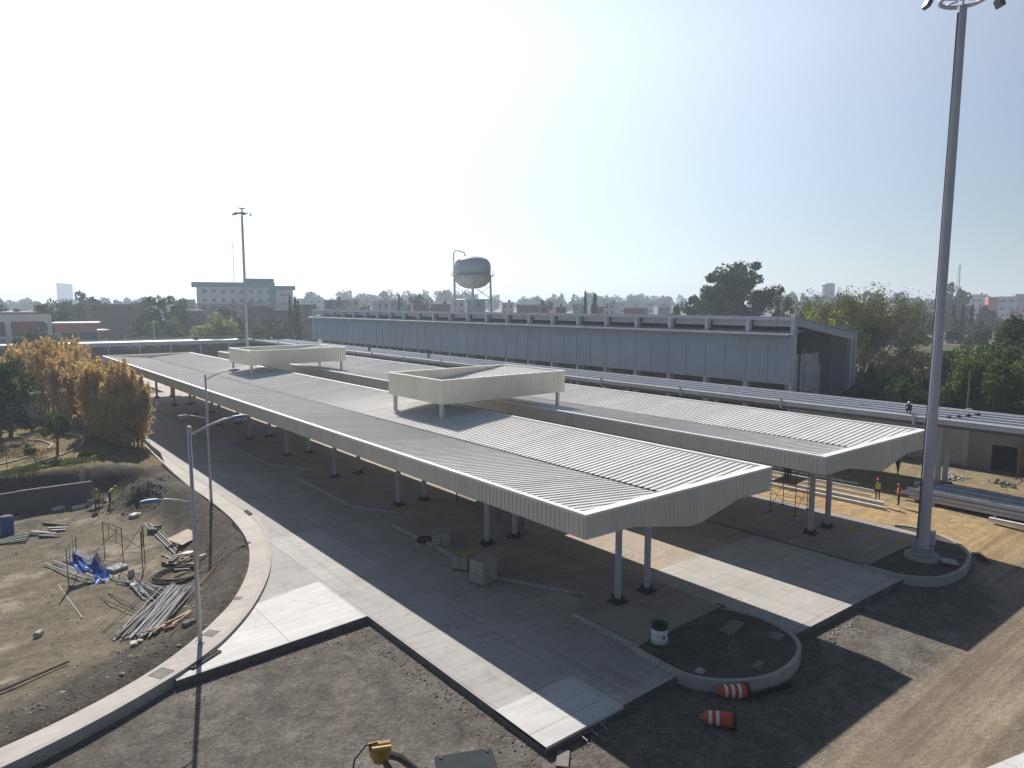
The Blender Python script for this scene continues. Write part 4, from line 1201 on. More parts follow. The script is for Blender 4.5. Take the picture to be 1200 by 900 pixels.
def conifer(px, ytop, d, wpx, label, seed, name='cypress_tree', taper=1.0, leafm='leaf_cypress', zb=-.4):
    global RNG
    RNG = np.random.default_rng(seed)
    p = far(px, d, ytop); h = p.z - zb; r = wpx / 825 * d / 2
    t = thing(name, (p.x, p.y, zb), label, 'tree')
    MB().path([(0, 0, 0), (0, 0, h * .9)], [r * .3, .05], 6).build('trunk', 'bark', t)
    n = 1800
    z = RNG.uniform(.04, 1, n)
    rr = r * np.minimum(1, (1 - z) ** .8 * 1.6) if taper < 1 else r * (1 - z) ** .75 * (.75 + .35 * np.sin(z * 42 + RNG.uniform(0, .8, n)))
    a = RNG.uniform(0, 6.283, n); q = rr * RNG.uniform(.5, 1.05, n)
    C = np.stack([q * np.cos(a), q * np.sin(a), z * h], -1)
    U, V = rand_axes(n, max(.35, r * .28), max(.2, r * .16), .3)
    quads_mesh('crown', C, U, V, leafm, t)
conifer(339.5, 347, 235, 7, 'left one of three dark slim cypresses beside the hall', 50, taper=.5)
conifer(345.5, 348, 236, 7, 'middle one of three dark slim cypresses beside the hall', 51, taper=.5)
conifer(349, 353, 238, 6, 'right and lowest of three dark slim cypresses beside the hall', 52, taper=.5)
conifer(467.5, 345, 255, 3.6, 'thin single cypress above the left part of the hall roof', 53, taper=.5)
conifer(686, 341, 250, 6, 'pointed dark cypress above the hall roof, left of the cone shaped pine', 54, taper=.6)
conifer(697, 345, 262, 15, 'cone shaped pine above the hall roof right of the pointed cypress', 55, 'pine_tree', leafm='leaf_dark')
conifer(1118, 357, 330, 9, 'left one of three conical pines right of the tall pole', 56, 'pine_tree', leafm='leaf_cypress')
conifer(1129, 357, 330, 9, 'middle one of three conical pines right of the tall pole', 57, 'pine_tree', leafm='leaf_cypress')
conifer(1140, 358, 330, 9, 'right one of three conical pines right of the tall pole', 58, 'pine_tree', leafm='leaf_cypress')

# far woods along the skyline, one mass
def woods(name, label, spans, seed, leafm, leaf, per=70):
    global RNG
    RNG = np.random.default_rng(seed)
    Cs = []
    for a, b, y0, y1, d0, d1, n in spans:
        for k in range(n):
            px = RNG.uniform(a, b); d = RNG.uniform(d0, d1); y = RNG.uniform(y0, y1)
            p = far(px, d, y); zt = max(3.0, p.z)
            rx = RNG.uniform(3, 7) * d / 600; lobes = 4
            for q in range(lobes):
                c = np.array([p.x + RNG.normal() * rx * .5, p.y + RNG.normal() * rx * .5, zt * RNG.uniform(.55, .92)])
                e = RNG.normal(size=(per, 3)); e /= np.linalg.norm(e, axis=1)[:, None]
                Cs.append(c + e * RNG.uniform(.3, 1, (per, 1)) ** .5 * np.array([rx * .6, rx * .6, zt * .22]))
    C = np.concatenate(Cs)
    U, V = rand_axes(len(C), leaf, leaf * .6)
    o = quads_mesh(name, C, U, V, leafm)
    tag(o, label, 'woodland', None, 'stuff')
woods('far_woods', 'hazy line of trees along the skyline behind the town', [(355, 560, 342, 354, 600, 900, 70), (560, 800, 346, 356, 650, 950, 70), (-40, 240, 350, 357, 600, 900, 50), (895, 1060, 344, 355, 650, 900, 40), (1040, 1230, 349, 358, 650, 950, 40)], 61, 'leaf_far_hazed', 1.5)
woods('thicket', 'dark thicket along the far edge of the dry field at right', [(1010, 1230, 371, 382, 300, 400, 46), (1040, 1230, 372, 386, 380, 470, 30), (1000, 1260, 380, 392, 240, 285, 22)], 62, 'leaf_olive', .75, 80)
woods('undergrowth', 'low scrub and bushes filling the rough ground behind the sheds', [(0, 360, 393, 400, 215, 300, 60)], 63, 'leaf_mid', .6, 50)

# bare branched tree with sparse yellow leaves behind the hall's end
def bare_tree():
    global RNG
    p = far(1006, 128, 316); h = p.z + .4
    t = thing('bare_tree', (p.x, p.y, -.4), 'wide half bare tree with sparse yellow green leaves beside the open end of the hall', 'tree')
    rnd = random.Random(5); mb = MB(); tips = []
    def grow(pos, d, L, r, lvl):
        q = pos + d * L * .5 + Vector((rnd.uniform(-.1, .1), rnd.uniform(-.1, .1), 0)) * L
        e = pos + d * L
        mb.path([pos, q, e], [r, r * .8, r * .55], 5 if lvl > 1 else 7, cap=False)
        if lvl >= 2: tips.append((q, e, lvl))
        if lvl >= 5: return
        for k in range(3 if lvl < 4 else 2):
            nd = (d + Vector((rnd.gauss(0, .42), rnd.gauss(0, .42), rnd.uniform(-.02, .35)))).normalized()
            grow(e if k else q, nd, L * rnd.uniform(.62, .82), r * .55, lvl + 1)
    for k in range(7):
        a = k * .9 + rnd.random()
        grow(Vector((0, 0, 0)), Vector((math.cos(a) * rnd.uniform(.2, .75), math.sin(a) * rnd.uniform(.2, .75), 1)).normalized(), h * .30, .26, 0)
    mb.build('branches', 'bark_pale', t)
    RNG = np.random.default_rng(70)
    C = []
    for q, e, l in tips:
        n = 15 if rnd.random() < .66 else 4
        for k in range(n):
            f = rnd.random(); c = q.lerp(e, f)
            C.append((c.x + rnd.gauss(0, .45), c.y + rnd.gauss(0, .45), c.z + rnd.gauss(0, .4)))
    C = np.array(C); U, V = rand_axes(len(C), .17, .1)
    quads_mesh('foliage', C, U, V, 'leaf_sparse', t)
bare_tree()
p = far(965, 118, 349); tree('young_tree', (p.x, p.y, -.4), p.z + .4, 3.6, 'fresh green young tree in front of the bare one, behind the hall roof end', 'leaf_yellow', 71, clumps=20, per=80, leaf=.3, low=.15)
BU = [(1018, 432, 108, 40, 'dark olive bush at the foot of the bare tree', 'leaf_olive'), (1052, 418, 112, 46, 'olive bush between the bare tree and the tall pole', 'leaf_olive'),
      (1090, 428, 104, 44, 'dark bush behind the base of the tall pole', 'leaf_olive'), (1112, 408, 118, 40, 'olive bush just right of the tall pole', 'leaf_olive'),
      (1042, 446, 98, 36, 'low leafy bush behind the walkway roof, left of the tall pole', 'leaf_mid'), (1128, 436, 100, 36, 'low dark bush right of the tall pole, left of the willow', 'leaf_dark'),
      (1000, 452, 104, 30, 'shaded bush beside the end post of the hall', 'leaf_dark')]
for i, (px, y, d, w, lab, lm) in enumerate(BU):
    ptree(px, y, d, w, lab, lm, 80 + i, name='bush', clumps=24, per=130, leaf=.26, low=.0, clump_r=.3, cat='bush')
ptree(1168, 392, 98, 84, 'large bright green drooping tree at the right edge behind the walkway', 'leaf_bright', 90, name='pepper_tree', clumps=46, per=170, leaf=.26, low=.06, clump_r=.23, shell=.45)
ptree(1205, 366, 125, 66, 'taller green tree behind the drooping tree at the right edge', 'leaf_mid', 91, name='pepper_tree', clumps=40, per=130, leaf=.33, low=.05, clump_r=.24)
ptree(1228, 430, 95, 60, 'green tree cut off by the right edge of the view', 'leaf_bright', 92, name='pepper_tree', clumps=30, per=120, leaf=.28, low=.03)
BV = [(1030, 404, 150, 60, 'large olive bush behind the bare tree, beside the dry field', 'leaf_olive'), (1075, 408, 140, 60, 'large olive bush behind the tall pole', 'leaf_olive'), (1120, 412, 135, 60, 'large dark bush behind the willow and the tall pole', 'leaf_dark'),
      (1064, 440, 92, 44, 'leafy bush just left of the tall pole above the walkway roof', 'leaf_mid'), (1102, 444, 92, 44, 'dark bush just right of the tall pole above the walkway roof', 'leaf_dark'), (1024, 424, 97, 36, 'olive bush in front of the bare tree', 'leaf_olive'),
      (1145, 420, 108, 44, 'shadowy bush between the tall pole and the drooping tree', 'leaf_olive')]
for i, (px, y, d, w, lab, lm) in enumerate(BV):
    ptree(px, y, d, w, lab, lm, 180 + i, name='bush', clumps=30, per=130, leaf=.26, low=.0, clump_r=.28, cat='bush')
p = far(1143, 90); t = thing('timber_pole', (p.x, p.y, -.2), 'thin pale pole in front of the bushes right of the mast', 'pole'); MB().path([(0, 0, 0), (0, 0, 9)], [.12, .08], 8).build('shaft', 'bark_pale', t)
p = far(178.5, 208); t = thing('utility_pole', (p.x, p.y, -.2), 'thin grey pole with a cross arm behind the walkway at left', 'pole'); MB().path([(0, 0, 0), (0, 0, 12)], [.16, .1], 8).box(-1.2, 1.2, -.06, .06, 11.3, 11.45).build('shaft', 'plaster_grey', t)

# orange bamboo clumps in the garden
def bamboo(px, d, ytop, wpx, label, seed, n=46, leaves=9000):
    global RNG
    p = far(px, d, ytop); z0 = hz(p.x, p.y) - .1; h = p.z - z0; r = wpx / 825 * d / 2
    t = thing('bamboo_clump', (p.x, p.y, z0), label, 'bamboo', 'dry bamboo clumps in the garden')
    RNG = np.random.default_rng(seed); rnd = random.Random(seed)
    mb = MB(); C = []; D = []
    for k in range(n):
        a = rnd.uniform(0, 6.28); q = math.sqrt(rnd.random())
        b = Vector((math.cos(a), math.sin(a), 0)) * r * .72 * q
        hh = h * (1.0 - .30 * q * q) * rnd.uniform(.72, 1.0); out = Vector((math.cos(a), math.sin(a), 0)) * r * .42 * q * rnd.uniform(.5, 1.3)
        pts = [b, b + out * .2 + Vector((0, 0, hh * .4)), b + out * .6 + Vector((0, 0, hh * .75)), b + out * 1.1 + Vector((0, 0, hh))]
        mb.path(pts, [.05, .045, .03, .012], 5, cap=False)
        m = int(leaves / n * rnd.uniform(.9, 1.9))
        for j in range(m):
            f = .06 + .94 * rnd.random() ** .62
            s = f * 3; i = min(2, int(s)); c = pts[i].lerp(pts[i + 1], s - i)
            sp = .09 + .42 * math.sin(min(1, f * 1.02) * math.pi) ** .8 * (.7 if f > .5 else 1)
            C.append((c.x + rnd.gauss(0, sp), c.y + rnd.gauss(0, sp), c.z + rnd.gauss(0, .25)))
    mb.build('culms', 'culm', t)
    C = np.array(C); U, V = rand_axes(len(C), .28, .06, 1.1)
    quads_mesh('foliage', C, U, V, 'leaf_bamboo', t)
bamboo(143, 88, 420, 44, 'orange bamboo clump nearest the concrete lane', 101, 40, 11000)
bamboo(116, 93, 411, 46, 'second orange bamboo clump from the concrete lane', 102, 40, 11000)
bamboo(96, 101, 417, 40, 'orange bamboo clump hidden behind the second one', 105, 34, 8000)
bamboo(130, 90, 432, 36, 'low orange bamboo clump filling the gap behind the clump nearest the lane', 106, 30, 6500)
bamboo(80, 108, 403, 46, 'orange bamboo clump between the tallest one and the second one', 107, 40, 9000)
bamboo(56, 116, 384, 66, 'tallest and widest orange bamboo clump at the back left', 103, 60, 16000)
bamboo(24, 124, 398, 44, 'orange bamboo clump at the far left, behind the dark tree', 104, 40, 9000)
p = far(4, 97, 416); z0 = hz(p.x, p.y)
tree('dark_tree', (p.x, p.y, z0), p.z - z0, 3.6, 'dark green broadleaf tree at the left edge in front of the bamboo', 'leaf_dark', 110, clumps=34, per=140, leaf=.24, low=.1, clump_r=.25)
p = far(67, 82, 492); z0 = hz(7.9, 82)
tree('sapling', (7.7, 82.0, z0), 4.9, 1.55, 'young bright green sapling on the grass strip by the garden kerb', 'leaf_bright', 111, clumps=16, per=110, leaf=.14, low=.38, clump_r=.3)
SH = [(.0, 89.5, 1.6, 'small green shrub at the left edge of the garden'), (5.6, 84.5, .9, 'low green shrub on the dry lawn by the inner kerb'), (3.2, 94.5, 1.4, 'low green shrub beyond the dry lawn'),
      (7.2, 99.5, 2.2, 'dry olive shrub in front of the bamboo'), (9.8, 79.0, .8, 'tiny shrub at the end of the grass strip'), (4.4, 103.5, 2.0, 'olive shrub beside the stone table')]
for i, (x, y, h, lab) in enumerate(SH):
    z = hz(x, y)
    tree('shrub', (x, y, z), h, h * .75, lab, 'leaf_bright' if i in (0, 1, 2) else 'leaf_olive', 120 + i, clumps=14, per=60, leaf=.14, low=.0, cat='shrub')

# ------------------------------------------------------------------ garden, retaining wall
t = thing('retaining_wall', (0, 70.6, 0), 'dark concrete retaining wall in the dug ground below the garden', 'wall')
MB().box(-24, 9.0, -.15, .15, -2.4, .42).build('wall', 'concrete_wall', t)
MB().box(2.2, 2.7, -.22, -.15, -2.4, .40).box(-5.5, -5.0, -.22, -.15, -2.4, .40).build('pilaster', 'concrete_wall', t)
MB().box(3.6, 9.0, -.18, .18, .42, .47).build('coping', 'concrete_wall', t)
def kerb_line(pts, w, label, h=.14):
    s = smoothline(pts, 6); A = []; B = []
    for i, p in enumerate(s):
        a = s[max(0, i - 1)]; b = s[min(len(s) - 1, i + 1)]
        tt = Vector((b[0] - a[0], b[1] - a[1])).normalized()
        A.append((p[0] + tt.y * w, p[1] - tt.x * w)); B.append((p[0] - tt.y * w, p[1] + tt.x * w))
    zs = [hz(*p) for p in s]; mb = MB(); n = len(s); vs = []
    for P in (A, B):
        for i, p in enumerate(P): vs.append((*p, zs[i] + h))
    for P in (A, B):
        for i, p in enumerate(P): vs.append((*p, zs[i] - .3))
    fs = []
    for i in range(n - 1):
        fs += [(i, i + 1, n + i + 1, n + i), (i, 2 * n + i, 2 * n + i + 1, i + 1), (n + i, n + i + 1, 3 * n + i + 1, 3 * n + i)]
    mb.add(vs, fs)
    tag(mb.build('garden_kerb', 'rock_pale'), label, 'kerb')
kerb_line([(-6, 72.9), (0, 75.8), (2.8, 77.2), (5.6, 79.3), (9.2, 83.8), (10.6, 87.6), (11.0, 91.0), (10.8, 93.5), (9.7, 95.6), (7.5, 96.5)], .11, 'outer curved stone kerb of the garden path')
kerb_line([(-6, 77.0), (0, 79.2), (2.9, 80.5), (5.4, 83.0)], .11, 'short straight stone kerb along the dry lawn')
kerb_line([(7.4, 86.5), (7.85, 88.2), (7.8, 89.6), (7.2, 92.2), (5.5, 94.2), (3, 95.2), (-4, 96)], .11, 'inner curved stone kerb at the round end of the dry lawn')
for i, (x, y, lab) in enumerate([(3.3, 75.4, 'thin metal fence post on the grass strip at left'), (8.9, 80.2, 'short thin metal fence post on the grass strip beside the sapling')]):
    MBo = MB().path([(0, 0, -.2), (0, 0, 2.4 - i)], .03, 6).path([(-.25, 0, 2.35 - i), (.25, 0, 2.35 - i)], .02, 6).build('fence_post', 'steel_dark', loc=(x, y, hz(x, y)))
    tag(MBo, lab, 'post')
z = hz(8, 110)
t = thing('picnic_table', (7.9, 109.5, z), 'pale stone table and bench under a flat square canopy in the garden', 'table', rz=.3)
MB().box(-1.0, 1.0, -.5, .5, 1.0, 1.12).build('table_top', 'concrete_plain', t)
MB().box(-.9, -.5, -.4, .4, 0, 1.0).box(.5, .9, -.4, .4, 0, 1.0).build('base', 'rock', t)
MB().box(-.1, 1.9, -1.1, -.75, .5, .62).box(.2, .4, -1.1, -.8, 0, .5).box(1.4, 1.6, -1.1, -.8, 0, .5).build('bench', 'concrete_plain', t)
MB().path([(0, 0, 1.1), (0, 0, 3.5)], .06, 8).build('post', 'pole_grey', t)
MB().box(-1.6, 1.4, -1.2, 1.2, 3.5, 3.62).build('canopy_top', 'plaster_white', t)
def blades(name, label, pts, m, h, seed):
    global RNG
    RNG = np.random.default_rng(seed)
    C = np.array(pts); n = len(C)
    U, V = rand_axes(n, .05, .04); U[:, 2] = RNG.uniform(.4, 1, n) * h
    C[:, 2] += h * .35
    tag(quads_mesh(name, C, U, V, m), label, 'grass', None, 'stuff')
rg = random.Random(3); P1 = []; P2 = []
while len(P1) < 5200:
    x = rg.uniform(-8, 11); y = 76.6 + .22 * max(x - 4, 0) + rg.gauss(0, .75)
    if math.sin(x * 1.7) + math.sin(x * .63 + y) > -.8: P1.append((x, y, hz(x, y)))
while len(P2) < 4200:
    x = rg.uniform(-8, 8); y = rg.uniform(80, 95)
    if math.sin(x * 1.1 + y * .4) + math.sin(y * .9) > -.3: P2.append((x, y, hz(x, y)))
blades('grass', 'bright green grass strip between the kerb and the dug bank', P1, 'blade_green', .32, 131)
blades('grass', 'dry tan grass on the garden lawn', P2, 'blade_dry', .25, 132)

# ------------------------------------------------------------------ rubble
def stones(name, label, pts, smin, smax, m, seed):
    rnd = random.Random(seed); mb = MB()
    ico = [(0, 0, 1), (.9, 0, .3), (.28, .85, .3), (-.72, .53, .3), (-.72, -.53, .3), (.28, -.85, .3), (.3, .2, -.7), (-.4, 0, -.7)]
    fc = [(0, 1, 2), (0, 2, 3), (0, 3, 4), (0, 4, 5), (0, 5, 1), (1, 6, 2), (2, 6, 3), (3, 6, 7), (3, 7, 4), (4, 7, 5), (5, 7, 6), (5, 6, 1)]
    for x, y, z in pts:
        s = smin + (smax - smin) * rnd.random() ** 3
        a = rnd.uniform(0, 6.28); sx, sy, sz = s * rnd.uniform(.7, 1.4), s * rnd.uniform(.6, 1.1), s * rnd.uniform(.4, .9)
        vs = []
        for p in ico:
            q = (p[0] * sx * rnd.uniform(.8, 1.2), p[1] * sy * rnd.uniform(.8, 1.2), p[2] * sz)
            vs.append((x + q[0] * math.cos(a) - q[1] * math.sin(a), y + q[0] * math.sin(a) + q[1] * math.cos(a), z + q[2] + sz * .2))
        mb.add(vs, fc)
    tag(mb.build(name, m), label, 'rubble', None, 'stuff')
rg = random.Random(9)
pts = []
for k in range(900):
    i = rg.randrange(30, len(IN_S) - 8); p = IN_S[i]; q = IN_S[i + 1]
    n = Vector((q[1] - p[1], -(q[0] - p[0]))).normalized(); d = abs(rg.gauss(1.6, 1.3)) + .15
    f = rg.random(); x = p[0] + (q[0] - p[0]) * f + n.x * d; y = p[1] + (q[1] - p[1]) * f + n.y * d
    pts.append((x, y, hz(x, y)))
stones('rubble', 'loose stones and clods on the dark slope below the curved pavement', pts, .015, .08, 'rock', 140)
pts = []
for k in range(260):
    i = rg.randrange(30, len(IN_S) - 14); p = IN_S[i]; d = abs(rg.gauss(2.0, 1.4)) + .3
    x = p[0] - d; y = p[1] + rg.uniform(-.5, 1.5); pts.append((x, y, hz(x, y)))
stones('rubble', 'pale scattered stones on the slope below the curved pavement', pts, .02, .12, 'rock_pale', 141)
pts = []
for k in range(1500):
    e = rg.random()
    if e < .45: x = 15.85 - abs(rg.gauss(.0, .7)) - .05; y = rg.uniform(17.5, 31.5)
    elif e < .62: x = rg.uniform(15.9, 23.8); y = 17.75 - abs(rg.gauss(0, .35))
    elif e < .84: x = rg.uniform(31.3, 42.6); y = 16.6 - abs(rg.gauss(0, .4))
    else: x = rg.uniform(6, 16); y = 31.2 - abs(rg.gauss(0, .6))
    pts.append((x, y, hz(x, y)))
stones('gravel', 'broken stones along the raw edges of the concrete slabs', pts, .012, .075, 'rock', 142)
pts = [(rg.uniform(3, 40), rg.uniform(12, 31), 0) for k in range(2600)]
pts = [(x, y, hz(x, y)) for x, y, z in pts if not (15.9 < x < 31.5 and y > 17.6) and not (x > 30 and y > 16.5) and not (y > 29 and x < 5)]
stones('gravel', 'small loose gravel strewn over the front yard', pts, .01, .04, 'rock_pale', 143)
pts = [(rg.uniform(-4, 13), rg.uniform(36, 70), 0) for k in range(900)]
pts = [(x, y, hz(x, y)) for x, y, z in pts]
stones('gravel', 'small stones scattered over the dug brown ground', pts, .02, .09, 'rock_pale', 144)
pts = [(rg.gauss(20.6, .5), rg.gauss(15.6, .45), 0) for k in range(220)]
pts = [(rg.uniform(32.0, 36.5), 16.2 - abs(rg.gauss(0, .3)), 0) for k in range(190)]
stones('rubble', 'row of pale broken stones below the slab edge between the rounded islands', [(x, y, hz(x, y)) for x, y, z in pts], .02, .09, 'rock_pale', 145)

pts = [(rg.gauss(27.1, .75), rg.gauss(17.9, .5), .1) for k in range(700)] + [(rg.gauss(27.6, .35), rg.gauss(18.0, .25), .12) for k in range(160)]
stones('ash_rubble', 'grey patch of ash and broken bits on the near rounded island', pts, .012, .06, 'cover_grey', 146)
pts = [(rg.uniform(24.3, 30.6), rg.uniform(16.3, 20.5), .1) for k in range(260)]
pts = [p for p in pts if ((p[0] - 27.4) / 3.3) ** 2 + ((p[1] - 19.0) / 3.2) ** 2 < 1]
stones('ash_rubble', 'dark clods strewn over the soil of the near rounded island', pts, .015, .06, 'rock', 147)
pts = [(rg.gauss(12.6, 1.5), rg.gauss(67.2, 2.0), 0) for k in range(420)]
stones('rubble', 'dark clods on the heap of dug soil beside the two workers', [(x, y, hz(x, y)) for x, y, z in pts], .03, .2, 'rock', 148)

# ------------------------------------------------------------------ things on the dug ground at left
def onto(x, y, dz=0.0): return (x, y, hz(x, y) + dz)
def rod(name, a, b, r, m, label, cat, group=None, n=6, za=.0, zb=.0):
    A = Vector(onto(*a)); B = Vector(onto(*b)); A.z += r + za; B.z += r + zb
    mid_ = A.lerp(B, .5); 
    o = MB().path([A - mid_, B - mid_], r, n).build(name, m, loc=mid_)
    return tag(o, label, cat, group)
rp = random.Random(17)
PG = 'grey steel pipes heaped by the pavement'
for k in range(56):
    f = (k % 28) / 27; lay = k // 28
    a = (5.6 + 1.35 * f + rp.gauss(0, .12), 38.7 - 1.7 * f + rp.gauss(0, .25)); b = (9.55 + 1.1 * f + rp.gauss(0, .16), 45.2 - 1.15 * f + rp.gauss(0, .3))
    if rp.random() < .25: b = (b[0] + rp.uniform(-.9, .3), b[1] + rp.uniform(-.4, .5))
    rod('steel_pipe', a, b, rp.uniform(.026, .042), ('steel_pipe', 'pipe_dull', 'pipe_dull', 'steel_dark', 'steel_pipe')[k % 5], 'grey steel pipe in the slanting heap on the dug ground beside the nearer lamp', 'pipe', PG, za=.02 + lay * .1 + rp.uniform(0, .05), zb=.06 + lay * .12 + rp.uniform(0, .08))
for k in range(16):
    f = k / 15
    a = (7.5 + 1.0 * f + rp.gauss(0, .15), 48.7 - 1.1 * f + rp.gauss(0, .3)); b = (7.9 + 1.5 * f + rp.gauss(0, .3), 44.2 - .7 * f + rp.gauss(0, .3))
    rod('scaffold_tube', a, b, .035, 'steel_pipe' if k % 2 else 'steel_dark', 'dull tube in the smaller heap just behind the slanting pipe heap', 'tube', 'loose tubes behind the pipe heap', za=rp.uniform(0, .14), zb=rp.uniform(0, .14))
for i, (a, b, lab) in enumerate([((6.0, 46.6), (7.2, 41.5), 'lone thin tube lying left of the pipe heaps, outer one'), ((6.5, 47.2), (7.5, 42.2), 'lone thin tube lying left of the pipe heaps, middle one'),
                                 ((5.2, 40.4), (8.4, 45.9), 'long thin tube crossing the lone tubes left of the heap')]):
    rod('thin_tube', a, b, .03, 'steel_dark', lab, 'tube', za=.05, zb=.1)
rod('painted_rod', (4.3, 50.6), (4.75, 44.2), .022, 'plaster_white', 'thin white rod lying on the ground in front of the blue tarp', 'rod')
rod('long_pole', (-.5, 35.0), (3.3, 36.9), .06, 'steel_dark', 'long dark pole lying near the low pavement at far left', 'pole', za=.08, zb=.08)
for i, (a, b, lab) in enumerate([((4.0, 54.8), (6.1, 49.2), 'long grey steel angle under the blue tarp, left one'), ((4.5, 55.0), (6.6, 49.0), 'long grey steel angle under the blue tarp, middle one'), ((5.1, 55.2), (7.0, 49.9), 'long grey steel angle under the blue tarp, right one'), ((7.2, 48.5), (9.2, 45.5), 'dark bar on the ground between the tarp and the tubes')]):
    rod('steel_angle', a, b, .06, 'beam_grey', lab, 'steel bar', za=.1, zb=.05)
# formwork panels, plywood, bits
for i in range(4):
    a = (11.1 + i * .15, 60.2 - i * .25); b = (11.3 + i * .13, 51.6 + i * .3)
    rod('channel_beam', a, b, .06, 'frame_rust' if i % 2 else 'pipe_dull', 'grey channel lying in the row behind the plywood sheet', 'channel', 'channels lying behind the plywood', 4, za=.05 * i, zb=.05 * i)
o = MB().obox((0, 0, .0), (1.9, 1.5, .04), .5, R(9), R(-6)).build('plywood_sheet', 'wood_pale', loc=onto(12.45, 53.6, .35)); tag(o, 'pale plywood sheet propped on scraps at the foot of the slope', 'plywood')
o = MB().obox((0, 0, 0), (.7, 1.1, .03), .4, R(-12)).build('white_board', 'plaster_white', loc=onto(11.9, 50.6, .3)); tag(o, 'small white board below the plywood sheet', 'board')
sc = random.Random(23)
for i in range(16):
    x, y = sc.gauss(11.35, .5), sc.gauss(50.0, .9)
    o = MB().obox((0, 0, 0), (sc.uniform(.08, .2), sc.uniform(.35, 1.0), .05), sc.uniform(0, 3.1), sc.uniform(-.2, .2)).build('wood_scrap', 'wood' if i % 3 else 'wood_pale', loc=onto(x, y, .1 + sc.random() * .2))
    tag(o, 'broken timber scrap in the litter between the plywood and the cable coil', 'timber scrap', 'timber scraps by the cable coil')
for i in range(12):
    x, y = sc.gauss(7.9, .55), sc.gauss(37.6, .45)
    o = MB().obox((0, 0, 0), (.1, sc.uniform(.8, 1.9), .06), -1.0 + sc.uniform(-.4, .4), sc.uniform(-.12, .12)).build('timber_batten', 'wood' if i % 4 else 'wood_pale', loc=onto(x, y, .08 + .2 * sc.random()))
    tag(o, 'thin timber batten in the litter at the lower end of the pipe heap', 'batten', 'battens at the end of the pipe heap')
rod('timber_batten', (10.7, 43.9), (12.3, 45.6), .05, 'wood', 'long single batten on the slope beyond the upper end of the pipe heap', 'batten', za=.05, zb=.05)
rod('white_tube', (10.6, 52.2), (10.95, 50.3), .05, 'plaster_white', 'short white tube beside the broken timber', 'tube', za=.05, zb=.05)
o = MB().obox((0, 0, .15), (1.0, .8, .3), .4).obox((.1, -.1, .36), (.9, .3, .12), .9).build('dark_crate', 'steel_dark', loc=onto(10.7, 49.9)); tag(o, 'dark broken crate beside the short white tube', 'crate')
o = MB().obox((0, 0, .2), (.8, .7, .4), .9).obox((.3, .1, .45), (.5, .3, .1), .3).build('dark_crate', 'steel_dark', loc=onto(11.3, 57.8)); tag(o, 'dark crate with timber behind the channel row', 'crate')
# cable coil
mb = MB(); c = random.Random(4)
for k in range(7):
    rr_ = .95 + .1 * k * .6; pts = []
    for q in range(29):
        a = 2 * math.pi * q / 28; e = rr_ * (1 + .06 * math.sin(2 * a + k)); pts.append((e * 1.25 * math.cos(a) + c.gauss(0, .01), e * math.sin(a), .05 + .06 * (k % 4) + .03 * math.sin(3 * a + k)))
    mb.path(pts, .035, 6, cap=False)
tag(mb.build('cable_coil', 'black_rubber', smooth=True, loc=onto(10.45, 47.3, .02)), 'big loose coil of black cable on the dug ground by the pipes', 'cable coil')
# concrete ring, blue barrel, piles
mb = MB().lathe([(.2, -.3), (.26, -.3), (.26, .3), (.2, .3), (.18, .28), (.18, -.28)], n=20, axis='X')
o = mb.build('concrete_pipe', 'concrete_plain', smooth=False, loc=onto(2.6, 42.6, .16)); o.scale = (.65, .65, .65); o.rotation_euler = (0, 0, R(55)); tag(o, 'short concrete pipe lying alone on the brown ground', 'concrete pipe')
t = thing('blue_barrel', onto(2.5, 64.4), 'blue plastic barrel at the left edge of the dug ground', 'barrel')
MB().lathe([(.42, 0), (.46, .1), (.46, .45), (.49, .5), (.46, .55), (.46, .95), (.49, 1.0), (.46, 1.05), (.46, 1.35), (.4, 1.45)], n=18).build('drum_body', 'blue_barrel', t, smooth=True)
MB().lathe([(.38, 1.45), (.38, 1.5)], n=18).build('lid', 'black_rubber', t)
for i in range(10):
    x, y = sc.gauss(4.4, .9), sc.gauss(62.6, .9)
    o = MB().obox((0, 0, 0), (.25, sc.uniform(.8, 2.0), .12), 1.2 + sc.uniform(-.5, .5), .1).build('scrap_board', ('steel_dark', 'pipe_dull', 'steel_dark')[i % 3], loc=onto(x, y, .1))
    tag(o, 'dark scrap board in the heap right of the blue barrel', 'scrap board', 'scrap boards by the blue barrel')
for i in range(5):
    o = MB().obox((0, 0, 0), (.16, 2.6, .1), 1.35 + .08 * i, 0).build('green_batten', 'green_paint' if i % 2 else 'steel_dark', loc=onto(2.2 + .08 * i, 61.6 + .3 * i, .08 + .03 * i))
    tag(o, 'dark green batten in the flat stack in front of the blue barrel', 'batten', 'green battens by the blue barrel')
# barrow
t = thing('wheelbarrow', onto(9.0, 68.2), 'grey wheelbarrow in front of the two workers by the retaining wall', 'wheelbarrow', rz=.5)
mb = MB(); mb.add([(-.45, -.3, .4), (.35, -.25, .35), (.35, .25, .35), (-.45, .3, .4), (-.65, -.42, .75), (.6, -.36, .7), (.6, .36, .7), (-.65, .42, .75)], [(0, 3, 2, 1), (0, 1, 5, 4), (1, 2, 6, 5), (2, 3, 7, 6), (3, 0, 4, 7)])
mb.build('tray', 'steel_pipe', t)
MB().path([(-1.2, -.3, .65), (-.3, -.22, .36), (.7, -.05, .2)], .025, 6).path([(-1.2, .3, .65), (-.3, .22, .36), (.7, .05, .2)], .025, 6).path([(-.4, -.25, 0), (-.35, -.25, .38)], .025, 6).path([(-.4, .25, 0), (-.35, .25, .38)], .025, 6).build('frame', 'steel_dark', t)
mb = MB().lathe([(.1, -.05), (.2, -.05), (.2, .05), (.1, .05)], n=16, axis='X'); w = mb.build('wheel', 'black_rubber', t, loc=(.75, 0, .2)); w.rotation_euler = (0, 0, R(90))
